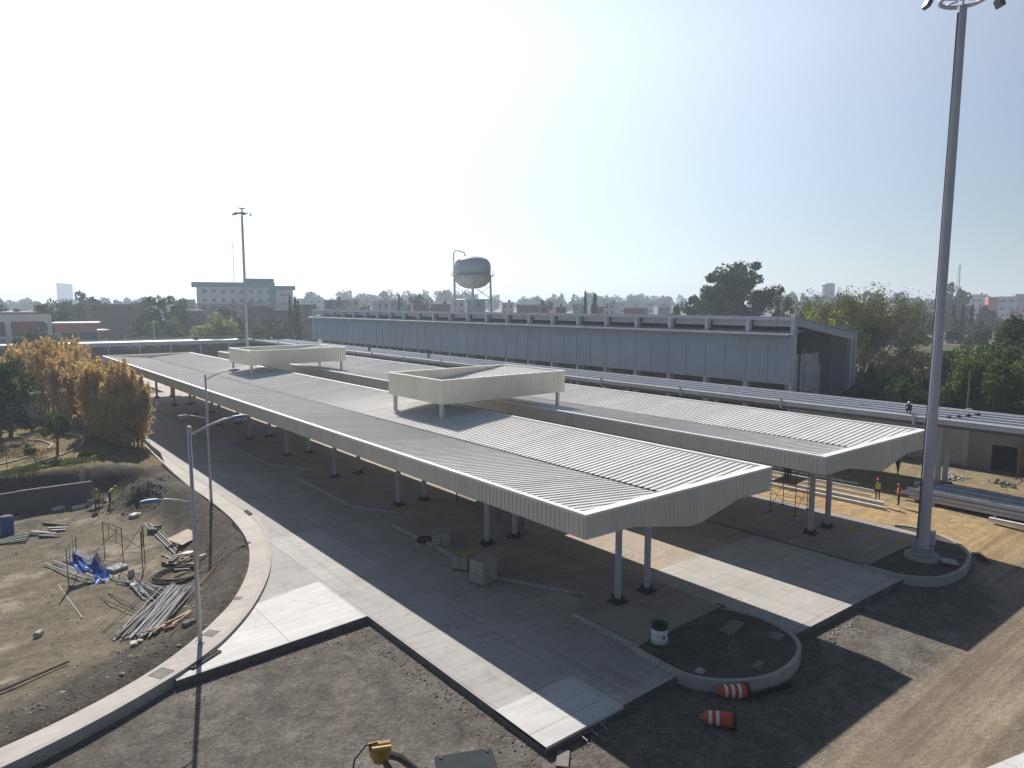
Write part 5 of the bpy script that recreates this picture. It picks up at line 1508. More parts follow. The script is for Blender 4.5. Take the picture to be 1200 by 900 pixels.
for i, (x, y, m, lab) in enumerate([(7.7, 69.0, 'plaster_white', 'white cement bag left of the wheelbarrow'), (8.35, 69.3, 'carton', 'tan cement bag beside the wheelbarrow'), (6.3, 69.6, 'plaster_white', 'single white bag at the foot of the retaining wall'), (10.9, 63.3, 'plaster_white', 'white plastic bag on the ground behind the plywood')]):
    o = MB().bbox((0, 0, .14), (.9, .5, .28), .12, .3 * i).bbox((.35, .25, .1), (.5, .4, .2), .09, 1.1).build('cement_bag', m, loc=onto(x, y)); tag(o, lab, 'bag')
for i, (x, y, m, lab) in enumerate([(7.55, 36.6, 'brick_far', 'orange brick fragment below the timber battens'), (8.3, 36.2, 'rock', 'dark clod below the timber battens'), (7.9, 47.3, 'plaster_white', 'small white scrap behind the pipe heap'), (6.0, 36.9, 'wood_pale', 'pale bag of scraps at the lower left end of the pipe heap')]):
    o = MB().bbox((0, 0, .1), (.5, .32, .2), .06, .5 * i).bbox((.3, .15, .08), (.3, .25, .16), .04, .9 * i).build('debris_piece', m, loc=onto(x, y)); tag(o, lab, 'debris')

# scaffold frames with blue tarp
def frame(x0, y0, ang, h=1.9, w=1.25):
    mb = MB(); c, s = math.cos(ang), math.sin(ang)
    def P(u, z): return (x0 + u * c, y0 + u * s, z)
    mb.path([P(0, 0), P(0, h)], .03, 6).path([P(w, 0), P(w, h)], .03, 6).path([P(0, h), P(w, h)], .03, 6).path([P(0, h * .55), P(w, h * .55)], .022, 6)
    mb.path([P(w * .3, h * .55), P(w * .3, h)], .02, 6).path([P(w * .7, h * .55), P(w * .7, h)], .02, 6)
    return mb
zz = hz(6.5, 51)
t = thing('scaffold', (0, 0, zz), 'loose rusty scaffold frames with cross braces standing round the blue tarp', 'scaffold')
for fr in (frame(4.75, 49.6, R(70), 2.5, 2.2), frame(7.35, 53.8, R(-72), 2.6, 2.4), frame(8.75, 48.9, R(75), 2.9, 1.8)):
    fr.build('frame', 'frame_rust', t)
mb = MB()
for a, b in (((6.35, 53.0, .6), (7.9, 51.5, 2.5)), ((7.4, 53.7, 2.5), (9.1, 50.4, 1.2)), ((7.9, 51.5, .6), (9.2, 50.6, 2.85)), ((5.5, 51.6, 1.2), (7.9, 51.4, .3))): mb.path([a, b], .022, 5)
mb.build('brace', 'frame_rust', t)
mb = MB(); n = 9
L1 = [(5.3, 51.9, 1.55), (5.6, 51.3, 1.35), (5.9, 50.9, .95), (6.15, 50.7, .9), (6.35, 50.7, 1.25), (6.55, 50.6, .95), (6.85, 50.3, .45), (7.05, 49.9, .15), (6.9, 49.2, .06)]
L2 = [(5.0, 50.3, 1.3), (5.25, 50.0, .95), (5.6, 49.8, .6), (5.9, 49.9, .65), (6.0, 50.0, .95), (6.1, 49.9, .6), (6.15, 49.6, .22), (6.0, 49.2, .07), (5.7, 48.8, .05)]
vs = []
for i in range(n):
    for j in range(6):
        f = j / 5; p = Vector(L1[i]).lerp(Vector(L2[i]), f); p.z += .07 * math.sin(i * 2.1 + j * 1.7) - .12 * math.sin(f * math.pi) * (i < 6); vs.append(p)
fs = [(i * 6 + j, i * 6 + j + 1, i * 6 + j + 7, i * 6 + j + 6) for i in range(n - 1) for j in range(5)]
o = mb.add(vs, fs).build('blue_tarp', 'blue_tarp', loc=(0, 0, zz)); tag(o, 'crumpled blue tarpaulin hanging on the scaffold frames', 'tarpaulin')
mo = o.modifiers.new('thickness', 'SOLIDIFY'); mo.thickness = .02
mb = MB(); vs = []
L1 = [(5.35, 52.0, 1.62), (5.75, 51.4, 1.5), (6.15, 50.95, 1.2), (6.5, 50.9, 1.4), (6.75, 50.6, .8), (7.0, 50.2, .5)]
L2 = [(5.3, 51.2, 1.5), (5.6, 50.8, 1.3), (6.0, 50.5, 1.05), (6.3, 50.5, 1.2), (6.5, 50.3, .75), (6.6, 50.0, .42)]
for i in range(6):
    for j in range(3): vs.append(Vector(L1[i]).lerp(Vector(L2[i]), j / 2) + Vector((0, 0, .12)))
o = mb.add(vs, [(i * 3 + j, i * 3 + j + 1, i * 3 + j + 4, i * 3 + j + 3) for i in range(5) for j in range(2)]).build('grey_sheet', 'grey_cloth', loc=(0, 0, zz)); tag(o, 'dark grey sheet thrown over the top of the blue tarp', 'sheet')
mo = o.modifiers.new('thickness', 'SOLIDIFY'); mo.thickness = .02
o = MB().obox((0, 0, .12), (1.1, .8, .2), .5, .08).build('grey_slab', 'plaster_grey', loc=onto(7.6, 51.0, .05)); tag(o, 'grey rectangular slab beside the blue tarp', 'slab')
for i, (x, y) in enumerate(((8.0, 49.0), (8.2, 49.05))):
    o = MB().lathe([(.09, 0), (.09, .45), (.05, .5)], n=10).build('white_bottle', 'wood_pale', loc=onto(x, y, .0)); tag(o, ('left of two small pale tubs' if i == 0 else 'right of two small pale tubs') + ' between the tarp and the tubes', 'tub')

# ------------------------------------------------------------------ things in the yard and on the platforms
def pallet_load(name, x, y, z, w, d, h, label, rz, m='paving_block', wrap=None, cap=True):
    t = thing(name, (x, y, z), label, 'block pallet', rz=rz)
    mb = MB()
    for k in (-1, 0, 1): mb.box(-w / 2, w / 2, k * (d / 2 - .06) - .05, k * (d / 2 - .06) + .05, 0, .1)
    for k in range(6): mb.box(-w / 2 + k * (w - .12) / 5, -w / 2 + k * (w - .12) / 5 + .1, -d / 2, d / 2, .1, .13)
    mb.build('pallet', 'wood', t)
    mb = MB(); nx, ny, nz = max(2, int(w / .42)), max(2, int(d / .42)), max(1, int(h / .22)); rnd = random.Random(int(x * 100))
    for a in range(nx):
        for b in range(ny):
            for c in range(nz):
                if c == nz - 1 and rnd.random() < .12: continue
                mb.bbox((-w / 2 + (a + .5) * w / nx, -d / 2 + (b + .5) * d / ny, .135 + (c + .5) * h / nz), (w / nx - .03, d / ny - .03, h / nz - .015), .012, rnd.uniform(-.02, .02))
    mb.build('blocks', m, t)
    if wrap: MB().bbox((0, 0, .16 + h), (w * .6, d * .7, .07), .03, .2).build('wrapping', wrap, t)
    return t
pallet_load('block_pallet', 24.9, 38.6, .0, 1.5, 1.2, .75, 'single low pallet of grey blocks beside a tyre under the near canopy', .9)
pallet_load('block_pallet', 23.2, 31.6, .0, 1.25, 1.1, 1.3, 'tallest front stack of grey blocks on the shaded concrete', .2)
pallet_load('block_pallet', 24.1, 32.6, .0, 1.1, 1.0, 1.0, 'grey block stack just behind the tallest one, without cover', .2)
pallet_load('block_pallet', 23.6, 34.1, .0, 1.2, 1.0, .7, 'low block stack with yellow wrapping behind the tallest one', .5, 'paving_block', 'yellow_paint')
pallet_load('block_pallet', 24.6, 34.3, .0, .9, .9, .45, 'smallest block stack with yellow wrapping at the rear of the group', .3, 'paving_block', 'yellow_paint')
mb = MB().lathe([(.3, 0), (.5, .02), (.55, .12), (.5, .22), (.3, .24), (.27, .12)], n=22); tag(mb.build('old_tyre', 'black_rubber', smooth=True, loc=(24.3, 39.8, .0)), 'black tyre lying beside the single low block pallet', 'tyre')
t = thing('metal_drum', (25.15, 20.3, .12), 'white oil drum with a green rim standing on the near island soil', 'drum')
MB().lathe([(.42, 0), (.44, .02), (.44, .3), (.455, .32), (.44, .34), (.44, .62), (.455, .64), (.44, .66), (.44, .86)], n=24).build('drum_body', 'white_paint', t, smooth=True)
MB().lathe([(.44, .86), (.445, 1.08), (.46, 1.1), (.43, 1.1), (.42, .8), (.02, .78)], n=24).build('rim', 'green_paint', t, smooth=True)
t.scale = (.88, .88, .88)
MB().lathe([(.62, 0), (.62, .05), (.5, .1)], n=20).build('base_ring', 'green_paint', t)
MB().box(-.06, .06, -.02, 0, 0, .16).box(-.06, .02, -.02, 0, .16, .2).build('painted_mark', 'lamp_dark', t, loc=(-.17, -.435, .42))
MB().box(-.05, .05, -.02, 0, 0, .14).box(-.02, .07, -.02, 0, .14, .2).build('painted_mark', 'lamp_dark', t, loc=(.22, -.40, .42))
def traffic_drum(x, y, rz, label, worn=False):
    t = thing('traffic_drum', (x, y, hz(x, y) + .27), label, 'traffic drum', 'orange traffic drums', rz=rz)
    MB().lathe([(.29, -.55), (.29, -.42), (.275, -.2), (.26, .1), (.24, .4), (.22, .52), (.1, .56), (.05, .58)], n=24, axis='X').build('drum_body', 'orange_plastic', t, smooth=True)
    for a, r0, r1 in ((-.02, .272, .264), (.26, .257, .247), (-.30, .288, .279))[:2 if worn else 3]:
        MB().lathe([(r0 + .004, a), (r1 + .004, a + .12)], n=24, axis='X').build('reflective_band', 'white_paint', t, smooth=True)
    MB().lathe([(.33, -.66), (.34, -.56), (.29, -.54)], n=24, axis='X').build('rubber_base', 'black_rubber', t, smooth=True)
    MB().path([(.56, -.12, 0), (.68, -.1, 0), (.68, .1, 0), (.56, .12, 0)], .025, 6).build('handle', 'yellow_paint', t)
    return t
traffic_drum(24.58, 15.92, R(142), 'orange and white traffic drum lying against the near island kerb')
traffic_drum(22.45, 15.12, R(128), 'faded orange traffic drum lying out on the open gravel', True)
rod('yellow_cord', (21.7, 15.3), (19.6, 17.2), .007, 'yellow_paint', 'thin yellow cord trailing from the faded traffic drum', 'cord')
for i, (x, y, w, d, rz, m, lab) in enumerate([(29.2, 19.1, 1.5, .7, .2, 'cover_grey', 'long pale concrete cover on the near island soil'), (30.0, 17.2, .7, .6, .3, 'cover_grey', 'small grey square cover near the tip of the near island'), (26.9, 16.2, .75, .35, .3, 'cover_grey', 'flat stone by the front kerb of the near island'), (24.5, 17.5, .4, .35, .1, 'concrete_plain', 'small square inspection box by the left kerb of the near island')]):
    o = MB().bbox((0, 0, .05), (w, d, .12), .02, rz).obox((0, 0, .112), (w * .7, .03, .012), rz).build('concrete_cover', m, loc=(x, y, .1)); tag(o, lab, 'cover')
o = MB().obox((0, 0, .1), (1.5, .9, .06), .5, .05, .12).build('pale_board', 'plaster_grey', loc=(47.3, 15.9, .1)); tag(o, 'pale board tipped over a pit in front of the big mast', 'board')
def grate(x, y, rz, w, d, label, z=None):
    t = thing('drain_grate', (x, y, hz(x, y) + .01 if z is None else z), label, 'drain grate', 'black drain grates', rz=rz)
    MB().box(-w / 2, w / 2, -d / 2, -d / 2 + .06, 0, .07).box(-w / 2, w / 2, d / 2 - .06, d / 2, 0, .07).box(-w / 2, -w / 2 + .06, -d / 2, d / 2, 0, .07).box(w / 2 - .06, w / 2, -d / 2, d / 2, 0, .07).build('frame', 'steel_dark', t)
    mb = MB()
    for k in range(int(w / .12)): mb.box(-w / 2 + .08 + k * .12, -w / 2 + .12 + k * .12, -d / 2 + .06, d / 2 - .06, .01, .06)
    mb.box(-w / 2, w / 2, -d / 2, d / 2, .0, .008)
    mb.build('grating', 'black_rubber', t)
grate(26.3, 15.05, R(-14), 2.2, .5, 'black grate along the front kerb of the near rounded island')
grate(50.9, 15.3, R(35), 1.8, .6, 'black grate beside the rounded island with the mast')
grate(8.05, 32.25, R(31), 1.7, .34, 'black grate along the curved kerb at the tip of the white slab', .012)
grate(16.98, 53.4, R(88), 1.3, .26, 'black grate by the kerb where the pavement starts to curve', .15)
def cover_frame(x, y, rz, w, label):
    o = MB().box(-w / 2, w / 2, -w / 2, -w / 2 + .05, 0, .012).box(-w / 2, w / 2, w / 2 - .05, w / 2, 0, .012).box(-w / 2, -w / 2 + .05, -w / 2 + .05, w / 2 - .05, 0, .012).box(w / 2 - .05, w / 2, -w / 2 + .05, w / 2 - .05, 0, .012).box(-w / 2 + .05, w / 2 - .05, -w / 2 + .05, w / 2 - .05, 0, .006).build('inspection_cover', 'cover_grey', loc=(x, y, .121)); o.rotation_euler = (0, 0, rz); tag(o, label, 'cover')
cover_frame(8.95, 34.55, R(38), .62, 'small square cover in the pavement just beyond the nearer lamp')
cover_frame(6.2, 32.0, R(30), .75, 'square cover in the low pavement before the nearer lamp')
cover_frame(11.3, 37.9, R(50), .4, 'tiny dark cover in the bend of the pavement')
struct(MB().box(-.5, .5, -.14, .14, 0, .014).build('kerb_inlet', 'lamp_dark', loc=(24.15, 16.35, -.335))).rotation_euler = (0, 0, R(135))
struct(MB().box(-1.1, 1.1, -.18, .18, 0, .014).build('kerb_inlet', 'lamp_dark', loc=(43.0, 18.0, .0))).rotation_euler = (0, 0, R(92))
struct(MB().box(-1.0, 1.0, -.16, .16, 0, .014).build('kerb_inlet', 'lamp_dark', loc=(31.25, 20.4, .0))).rotation_euler = (0, 0, R(95))
for k in range(11):
    y = 19.3 + 1.62 * k
    o = MB().bbox((0, 0, .012), (.62, .62, .024), .008).build('tactile_tile', 'yellow_paint', loc=(48.95, y, .151))
    tag(o, 'small yellow tactile square in the row along the far platform', 'tactile square', 'yellow squares along the far platform')
# kerb side barrier of dark mesh under the near roof
t = thing('mesh_barrier', (31.0, 37.5, 0), 'low dark mesh fence lying along the lane behind the near columns', 'barrier')
mb = MB()
for k in range(60): mb.path([(.0, k * .14, .02), (.03, k * .14, .95)], .012, 4)
for z in (.05, .5, .95): mb.path([(0, 0, z), (0, 8.4, z)], .018, 4)
mb.build('mesh', 'steel_dark', t)
for k in range(4): MB().path([(.06, k * 2.8, 0), (.06, k * 2.8, 1.1)], .04, 6).build('post', 'steel_dark', t)

# steel laid out on the sand beside the far roof
BG = 'steel beams laid on the sand strip'
BE = [((56.0, 46), (56.2, 23.4), 'long pale beam nearest the platform, ending at the two workers'), ((57.3, 44), (57.5, 24.2), 'second pale beam from the platform on the sand'),
      ((58.9, 44), (59.2, 26), 'third pale beam from the platform, thinner than the others'), ((60.4, 42), (60.9, 26.5), 'fourth pale beam from the platform on the rough ground'), ((62.0, 43), (62.2, 28.5), 'farthest pale beam on the rough ground under the far roof')]
for i, (a, b, lab) in enumerate(BE):
    A = Vector((*a, .1)); B = Vector((*b, .1)); m_ = (A + B) / 2; d = (B - A)
    h_, w_ = (.16, .22) if i < 2 else (.1, .13)
    o = MB().obox((0, 0, 0), (w_, d.length, .03)).obox((0, 0, h_ / 2), (.05, d.length, h_)).obox((0, 0, h_), (w_, d.length, .03)).build('steel_beam', 'purlin', loc=(m_.x, m_.y, .06)); o.rotation_euler = (0, 0, -math.atan2(d.x, d.y)); tag(o, lab, 'beam', BG)
CG = 'grey channels stacked right of the mast'
rc = random.Random(31)
for k in range(26):
    row_, lay = k % 9, k // 9
    x = 60.6 + row_ * .52 + lay * .2; y1 = 24.0 - row_ * .18 + rc.uniform(-.5, .5) ; y0 = 7 + rc.uniform(-1, 1)
    o = MB().box(-.19, .19, y0, y1, 0, .03).box(-.19, -.16, y0, y1, .03, .2).box(.16, .19, y0, y1, .03, .2).build('steel_channel', 'channel_steel' if k % 3 else 'galv', loc=(x, 0, .22 + lay * .24 + rc.uniform(0, .06))); o.rotation_euler = (0, 0, rc.uniform(-.006, .006))
    tag(o, 'long grey steel channel in the low stack right of the tall mast', 'channel', CG)
o = MB().box(-.2, .2, 6, 17.5, .2, .24).box(-.2, -.16, 6, 17.5, 0, .24).box(.16, .2, 6, 17.5, 0, .24).build('steel_channel', 'purlin', loc=(59.4, 0, .02)); tag(o, 'single pale channel lying in front of the low grey stack', 'channel')
for i in range(4):
    o = MB().box(-.12, 4.6, -.1, .1, 0, .2).build('timber_bearer', 'wood', loc=(60.3, 9 + 4.2 * i, .02)); tag(o, 'timber bearer under the low stack of grey channels', 'bearer', 'bearers under the channel stack')
for x, y, q, m_, lab in ((72.0, 24.0, .55, 'rock_pale', 'pale rubble pile by the walkway columns'), (72.5, 20.4, .6, 'rock', 'grey rubble on the sand in front of the black doorway'), (76.0, 19.4, .5, 'rock', 'grey rubble heap left of the rusty column form'), (74.4, 17.6, .6, 'rock', 'grey rubble heap near the right edge')):
    pts = [(rg.gauss(x, q), rg.gauss(y, q * .8), 0) for k in range(60)]
    stones('rubble', lab, [(a, b, max(0, .45 * q - .5 * math.hypot(a - x, b - y))) for a, b, c_ in pts], .1, .32, m_, int(x * 10))
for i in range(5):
    rod('dark_rod', (57.0 + .75 * i, 38 - i), (57.6 + .8 * i, 9 + 1.5 * i), .03, 'steel_dark', 'thin dark bar laid along the sand strip in front of the grey channels', 'bar', 'thin bars along the sand strip')  # five thin dark rods laid lengthwise on the sand
for i, (x, y, lab) in enumerate([(65.6, 24.9, 'white bucket by the shaded worker, left one'), (66.4, 24.6, 'dark bucket by the shaded worker'), (67.0, 24.2, 'white bucket by the shaded worker, right one')]):
    t = thing('bucket', (x, y, .02), lab, 'bucket'); MB().lathe([(.22, 0), (.28, .5), (.27, .5), (.2, .04)], n=16).build('pail', 'navy_cloth' if i == 1 else 'plaster_white', t, smooth=True)
    MB().path([(-.28, 0, .48), (-.2, .0, .62), (0, 0, .68), (.2, 0, .62), (.28, 0, .48)], .012, 5).build('handle', 'steel_dark', t)

# rolling scaffold with deck under the far roof
t = thing('scaffold_tower', (50.0, 28.0, .05), 'rolling scaffold tower under the far roof beside the sand strip', 'scaffold', rz=R(8))
for x in (-1.5, .9):
    mb = MB().path([(x, -1.0, .15), (x, -1.0, 3.6)], .03, 6).path([(x, .9, .15), (x, .9, 3.6)], .03, 6)
    for z in (.5, 1.0, 1.5, 2.0, 2.5): mb.path([(x, -1.0, z), (x, .9, z)], .02, 5)
    mb.build('frame', 'steel_dark', t)
mb = MB()
for y in (-1.0, .9): mb.path([(-1.5, y, .4), (.9, y, 1.9)], .018, 5).path([(-1.5, y, 1.9), (.9, y, .4)], .018, 5).path([(-1.5, y, 3.4), (.9, y, 3.4)], .02, 5)
mb.build('brace', 'steel_dark', t)
MB().box(-1.6, 1.0, -.9, .8, 2.5, 2.56).build('deck', 'wood', t)
for x in (-1.5, .9):
    for y in (-1.0, .9): MB().lathe([(.1, -.03), (.12, 0), (.1, .03)], (0, 0, 0), 12, 'X').build('caster', 'black_rubber', t, loc=(x, y, .1))

# ------------------------------------------------------------------ machine and bits at the front edge
t = thing('backhoe_loader', (10.75, 15.4, -.36), 'yellow digger with a dark grey flat cab roof at the bottom edge', 'digger', rz=R(-25))
MB().bbox((0, 0, 3.0), (1.72, 1.9, .14), .05).build('cab_roof', 'cab_roof', t)
mb = MB()
for x in (-.7, .7):
    for y in (-.78, .78): mb.lathe([(.055, 0), (.055, .03)], (x, y, 3.07), 10)
mb.build('roof_bolts', 'black_rubber', t)
mb = MB()
for x in (-.74, .74):
    for y in (-.8, .8): mb.box(x - .05, x + .05, y - .05, y + .05, 1.3, 2.94)
mb.build('cab_frame', 'black_rubber', t)
MB().box(-.7, .7, -.78, -.76, 1.5, 2.9).box(-.7, .7, .76, .78, 1.5, 2.9).box(.72, .74, -.76, .76, 1.5, 2.9).build('cab_glass', 'cab_glass', t)
MB().bbox((.0, 0, 1.05), (1.7, 1.7, .8), .08).bbox((1.9, 0, 1.15), (2.2, 1.1, .8), .12).bbox((-1.1, 0, .8), (.7, 1.5, .6), .06).build('body', 'yellow_machine', t)
for x, y, r_ in ((-.5, .95, .75), (-.5, -.95, .75), (2.3, .85, .48), (2.3, -.85, .48)):
    w = MB().lathe([(r_ * .55, -.2), (r_ * .92, -.2), (r_, -.1), (r_, .1), (r_ * .92, .2), (r_ * .55, .2)], n=24, axis='X').build('wheel', 'black_rubber', t, loc=(x, y, r_)); w.rotation_euler = (0, 0, R(90))
    MB().lathe([(.1, -.16), (r_ * .56, -.16), (r_ * .56, .16), (.1, .16)], n=16, axis='X').build('rim', 'yellow_machine', w)
bm = MB(); bm.path([(-1.3, .3, 1.0), (-1.7, 1.6, 1.5), (-2.2, 2.9, 1.75)], [.15, .13, .11], 4)
boom = bm.build('boom', 'steel_dark', t)
MB().bbox((-2.36, 3.15, 1.95), (.5, .62, .55), .1, .3).lathe([(.13, -.34), (.13, .34)], (-2.36, 3.2, 2.16), 12, 'X').lathe([(.1, -.3), (.1, .3)], (-2.3, 2.95, 2.2), 10, 'X').build('knuckle', 'yellow_machine', boom)
MB().path([(-2.3, 3.2, 1.9), (-1.7, 3.5, 1.45), (-1.2, 3.6, .9), (-.9, 3.6, .3)], [.14, .13, .11, .1], 6).build('dipper_arm', 'steel_dark', boom)
MB().path([(-2.4, 3.2, 2.28), (-2.8, 3.1, 2.3), (-3.15, 2.9, 2.0), (-3.3, 2.6, 1.4), (-3.1, 2.0, .8)], .03, 6).build('hose', 'black_rubber', boom, smooth=True)
o = MB().obox((0, 0, .45), (.06, .9, .9), .5, 0, .5).obox((.25, 0, .3), (.5, .06, .4), .5).build('steel_plate', 'rust', loc=(15.15, 15.7, -.3)); tag(o, 'brown steel plate tilted against the yellow sand at the bottom edge', 'plate')
mb = MB(); rr = [(0, 0, .55)]
for k_, (r_, z_) in enumerate(((.5, .4), (1.0, .14), (1.35, -.05))):
    for k in range(16): a = 2 * math.pi * k / 16; q = r_ * (1 + .14 * math.sin(3 * a + k_)); rr.append((q * math.cos(a), q * math.sin(a), z_ + .05 * math.sin(5 * a + k_)))
mb.add(rr, [(0, 1 + k, 1 + (k + 1) % 16) for k in range(16)] + [(1 + g * 16 + k, 17 + g * 16 + k, 17 + g * 16 + (k + 1) % 16, 1 + g * 16 + (k + 1) % 16) for g in range(2) for k in range(16)])
mat('yellow_sand', (.36, .27, .10), .95, var=.3, vscale=5, fine=.2, bump=.6)
tag(mb.build('sand_heap', 'yellow_sand', smooth=True, loc=(16.0, 15.0, -.36)), 'small heap of yellow sand at the bottom edge beside the brown plate', 'sand heap')
o = MB().obox((0, 0, .03), (.9, .45, .06), .75).build('timber_board', 'cover_grey', loc=(16.25, 17.35, -.33)); tag(o, 'short grey board lying at the front corner of the concrete lane', 'board')
for k in range(3):
    o = MB().path([(0, 0, 0), (-.05, -.5, -.02)], .018, 6).build('dowel_bar', 'steel_pipe', loc=(17.6 + .55 * k, 17.9, -.16)); tag(o, 'short steel dowel sticking out of the slab end', 'dowel', 'dowels in the slab end')

# ------------------------------------------------------------------ people
def person(loc, rz, label, pose='stand', shirt='navy_cloth', vest=None, helmet=None, trousers='jeans', seed=0):
    J = {}
    def j(n, p, r, rx=None): J[n] = [Vector(p), r]
    j('pelvis', (0, 0, .95), .125); j('spine', (0, .01, 1.14), .125); j('chest', (0, 0, 1.34), .145); j('neck', (0, .0, 1.50), .055)
    j('jaw', (0, .03, 1.57), .07); j('head', (0, .02, 1.65), .088); j('top', (0, .0, 1.735), .06); j('nose', (0, .125, 1.625), .012)
    for s, n in ((-1, 'l'), (1, 'r')):
        j('sh' + n, (.175 * s, -.01, 1.43), .062); j('el' + n, (.23 * s, -.03, 1.15), .043); j('wr' + n, (.235 * s, .10, .93), .027); j('pa' + n, (.235 * s, .14, .87), .034)
        for k in range(4):
            j('f%d%s' % (k, n), (.235 * s + (k - 1.5) * .021, .165 + .004 * k, .80 - (.008 if k in (1, 2) else 0)), .0095)
            j('g%d%s' % (k, n), (.235 * s + (k - 1.5) * .021, .155, .765), .008)
        j('th' + n, (.235 * s - .05 * s, .17, .85), .011); j('ti' + n, (.235 * s - .06 * s, .185, .81), .009)
        j('hi' + n, (.09 * s, 0, .90), .092); j('kn' + n, (.11 * s, .025, .50), .06); j('an' + n, (.115 * s, -.01, .10), .045); j('to' + n, (.135 * s, .15, .045), .042)
    upper = [n for n in J if n not in ('pelvis',) and n[:2] not in ('hi', 'kn', 'an', 'to')]
    def rot(names, piv, ang, axis='X'):
        M = Matrix.Rotation(ang, 3, axis)
        for n in names: J[n][0] = piv + M @ (J[n][0] - piv)
    def arm(n, el, wr):
        old = J['wr' + n][0].copy(); J['el' + n][0] = Vector(el)
        d = Vector(wr) - old
        for q in J:
            if q[-1] == n and q[:2] in ('wr', 'pa', 'th', 'ti', 'f0', 'f1', 'f2', 'f3', 'g0', 'g1', 'g2', 'g3'): J[q][0] += d
    if pose == 'stand':
        arm('r', (.25, .05, 1.17), (.16, .28, 1.12)); J['knl'][0].y += .03
        rot(['jaw', 'head', 'top', 'nose'], J['neck'][0], R(-14))
    elif pose == 'walk':
        J['knr'][0].y += .13; J['anr'][0].y += .16; J['tor'][0].y += .16; J['knl'][0].y += -.03; J['anl'][0].y -= .16; J['tol'][0].y -= .14
    elif pose == 'bend':
        rot(upper, J['pelvis'][0], R(-58)); J['pelvis'][0].y -= .12
        for n in upper: J[n][0].y -= .1
        arm('r', (.24, .62, 1.02), (.2, .82, .92)); arm('l', (-.24, .55, .98), (-.18, .78, .82))
    elif pose == 'crouch':
        for n in upper + ['pelvis', 'hil', 'hir']: J[n][0].z -= .55; J[n][0].y -= .18
        rot(upper, J['pelvis'][0], R(-32))
        for n in 'lr':
            s = -1 if n == 'l' else 1
            J['kn' + n][0] = Vector((.17 * s, .30, .48))
        arm('r', (.24, .28, .72), (.16, .45, .46)); arm('l', (-.24, .26, .72), (-.16, .42, .44))
    E_ = [('pelvis', 'spine', 's'), ('spine', 'chest', 's'), ('chest', 'neck', 's'), ('neck', 'jaw', 'k'), ('jaw', 'head', 'k'), ('head', 'top', 'h'), ('head', 'nose', 'k')]
    for n in 'lr':
        E_ += [('chest', 'sh' + n, 's'), ('sh' + n, 'el' + n, 's'), ('el' + n, 'wr' + n, 's'), ('wr' + n, 'pa' + n, 'k'), ('pa' + n, 'th' + n, 'k'), ('th' + n, 'ti' + n, 'k')]
        for k in range(4): E_ += [('pa' + n, 'f%d%s' % (k, n), 'k'), ('f%d%s' % (k, n), 'g%d%s' % (k, n), 'k')]
        E_ += [('pelvis', 'hi' + n, 't'), ('hi' + n, 'kn' + n, 't'), ('kn' + n, 'an' + n, 't'), ('an' + n, 'to' + n, 'b')]
    names = list(J); ix = {n: i for i, n in enumerate(names)}
    me = bpy.data.meshes.new('person'); me.from_pydata([J[n][0] for n in names], [(ix[a], ix[b]) for a, b, c in E_], [])
    o = bpy.data.objects.new('person', me); COL.objects.link(o)
    sk = o.modifiers.new('skin', 'SKIN'); sk.use_smooth_shade = True
    if not me.skin_vertices: me.skin_vertices.new()
    for n in names:
        v = me.skin_vertices[0].data[ix[n]]; r = J[n][1]
        v.radius = (r * 1.25, r * .92) if n in ('pelvis', 'spine', 'chest') else (r, r)
        v.use_root = (n == 'pelvis')
    o.modifiers.new('smooth', 'SUBSURF').levels = 1
    dg = bpy.context.evaluated_depsgraph_get()
    ne = bpy.data.meshes.new_from_object(o.evaluated_get(dg))
    o.modifiers.clear(); o.data = ne; ne.name = 'person'
    ne.materials.clear()
    for m_ in (shirt, 'skin', trousers, 'black_rubber', 'hair'): ne.materials.append(MATS[m_])
    code = {'s': 0, 'k': 1, 't': 2, 'b': 3, 'h': 4}
    for f in ne.polygons:
        best = 1e9
        for a, b, c in E_:
            A, B = J[a][0], J[b][0]; d = B - A; tt = max(0, min(1, (f.center - A).dot(d) / d.length_squared)); q = (f.center - A - d * tt).length - .5 * (J[a][1] * (1 - tt) + J[b][1] * tt)
            if q < best: best = q; f.material_index = code[c]
        f.use_smooth = True
    o.location = loc; o.rotation_euler = (0, 0, rz)
    tag(o, label, 'person')
    def ell(pts, m_, name, n=14):
        mb = MB(); vs = []
        for p, rx, ry, d in pts:
            d = d.normalized(); u = Vector((1, 0, 0)); w = d.cross(u)
            for k in range(n):
                a = 2 * math.pi * k / n; vs.append(p + u * rx * math.cos(a) + w * ry * math.sin(a))
        fs = [(i * n + k, i * n + (k + 1) % n, (i + 1) * n + (k + 1) % n, (i + 1) * n + k) for i in range(len(pts) - 1) for k in range(n)]
        return mb.add(vs, fs).build(name, m_, o, smooth=True)
    up = (J['chest'][0] - J['pelvis'][0]).normalized()
    if vest:
        pe, sp, ch, nk = (J[q][0] for q in ('pelvis', 'spine', 'chest', 'neck'))
        v = ell([(pe + up * .0, .185, .15, up), (sp, .18, .148, up), (ch, .20, .16, up), (ch + (nk - ch) * .55, .19, .13, up), (nk - up * .02, .09, .075, up)], vest, 'safety_vest')
        q = ell([(sp + up * .0, .188, .156, up), (sp + up * .05, .19, .157, up)], 'flashing' if vest == 'vest_orange' else 'vest_orange', 'reflective_band'); q.parent = v
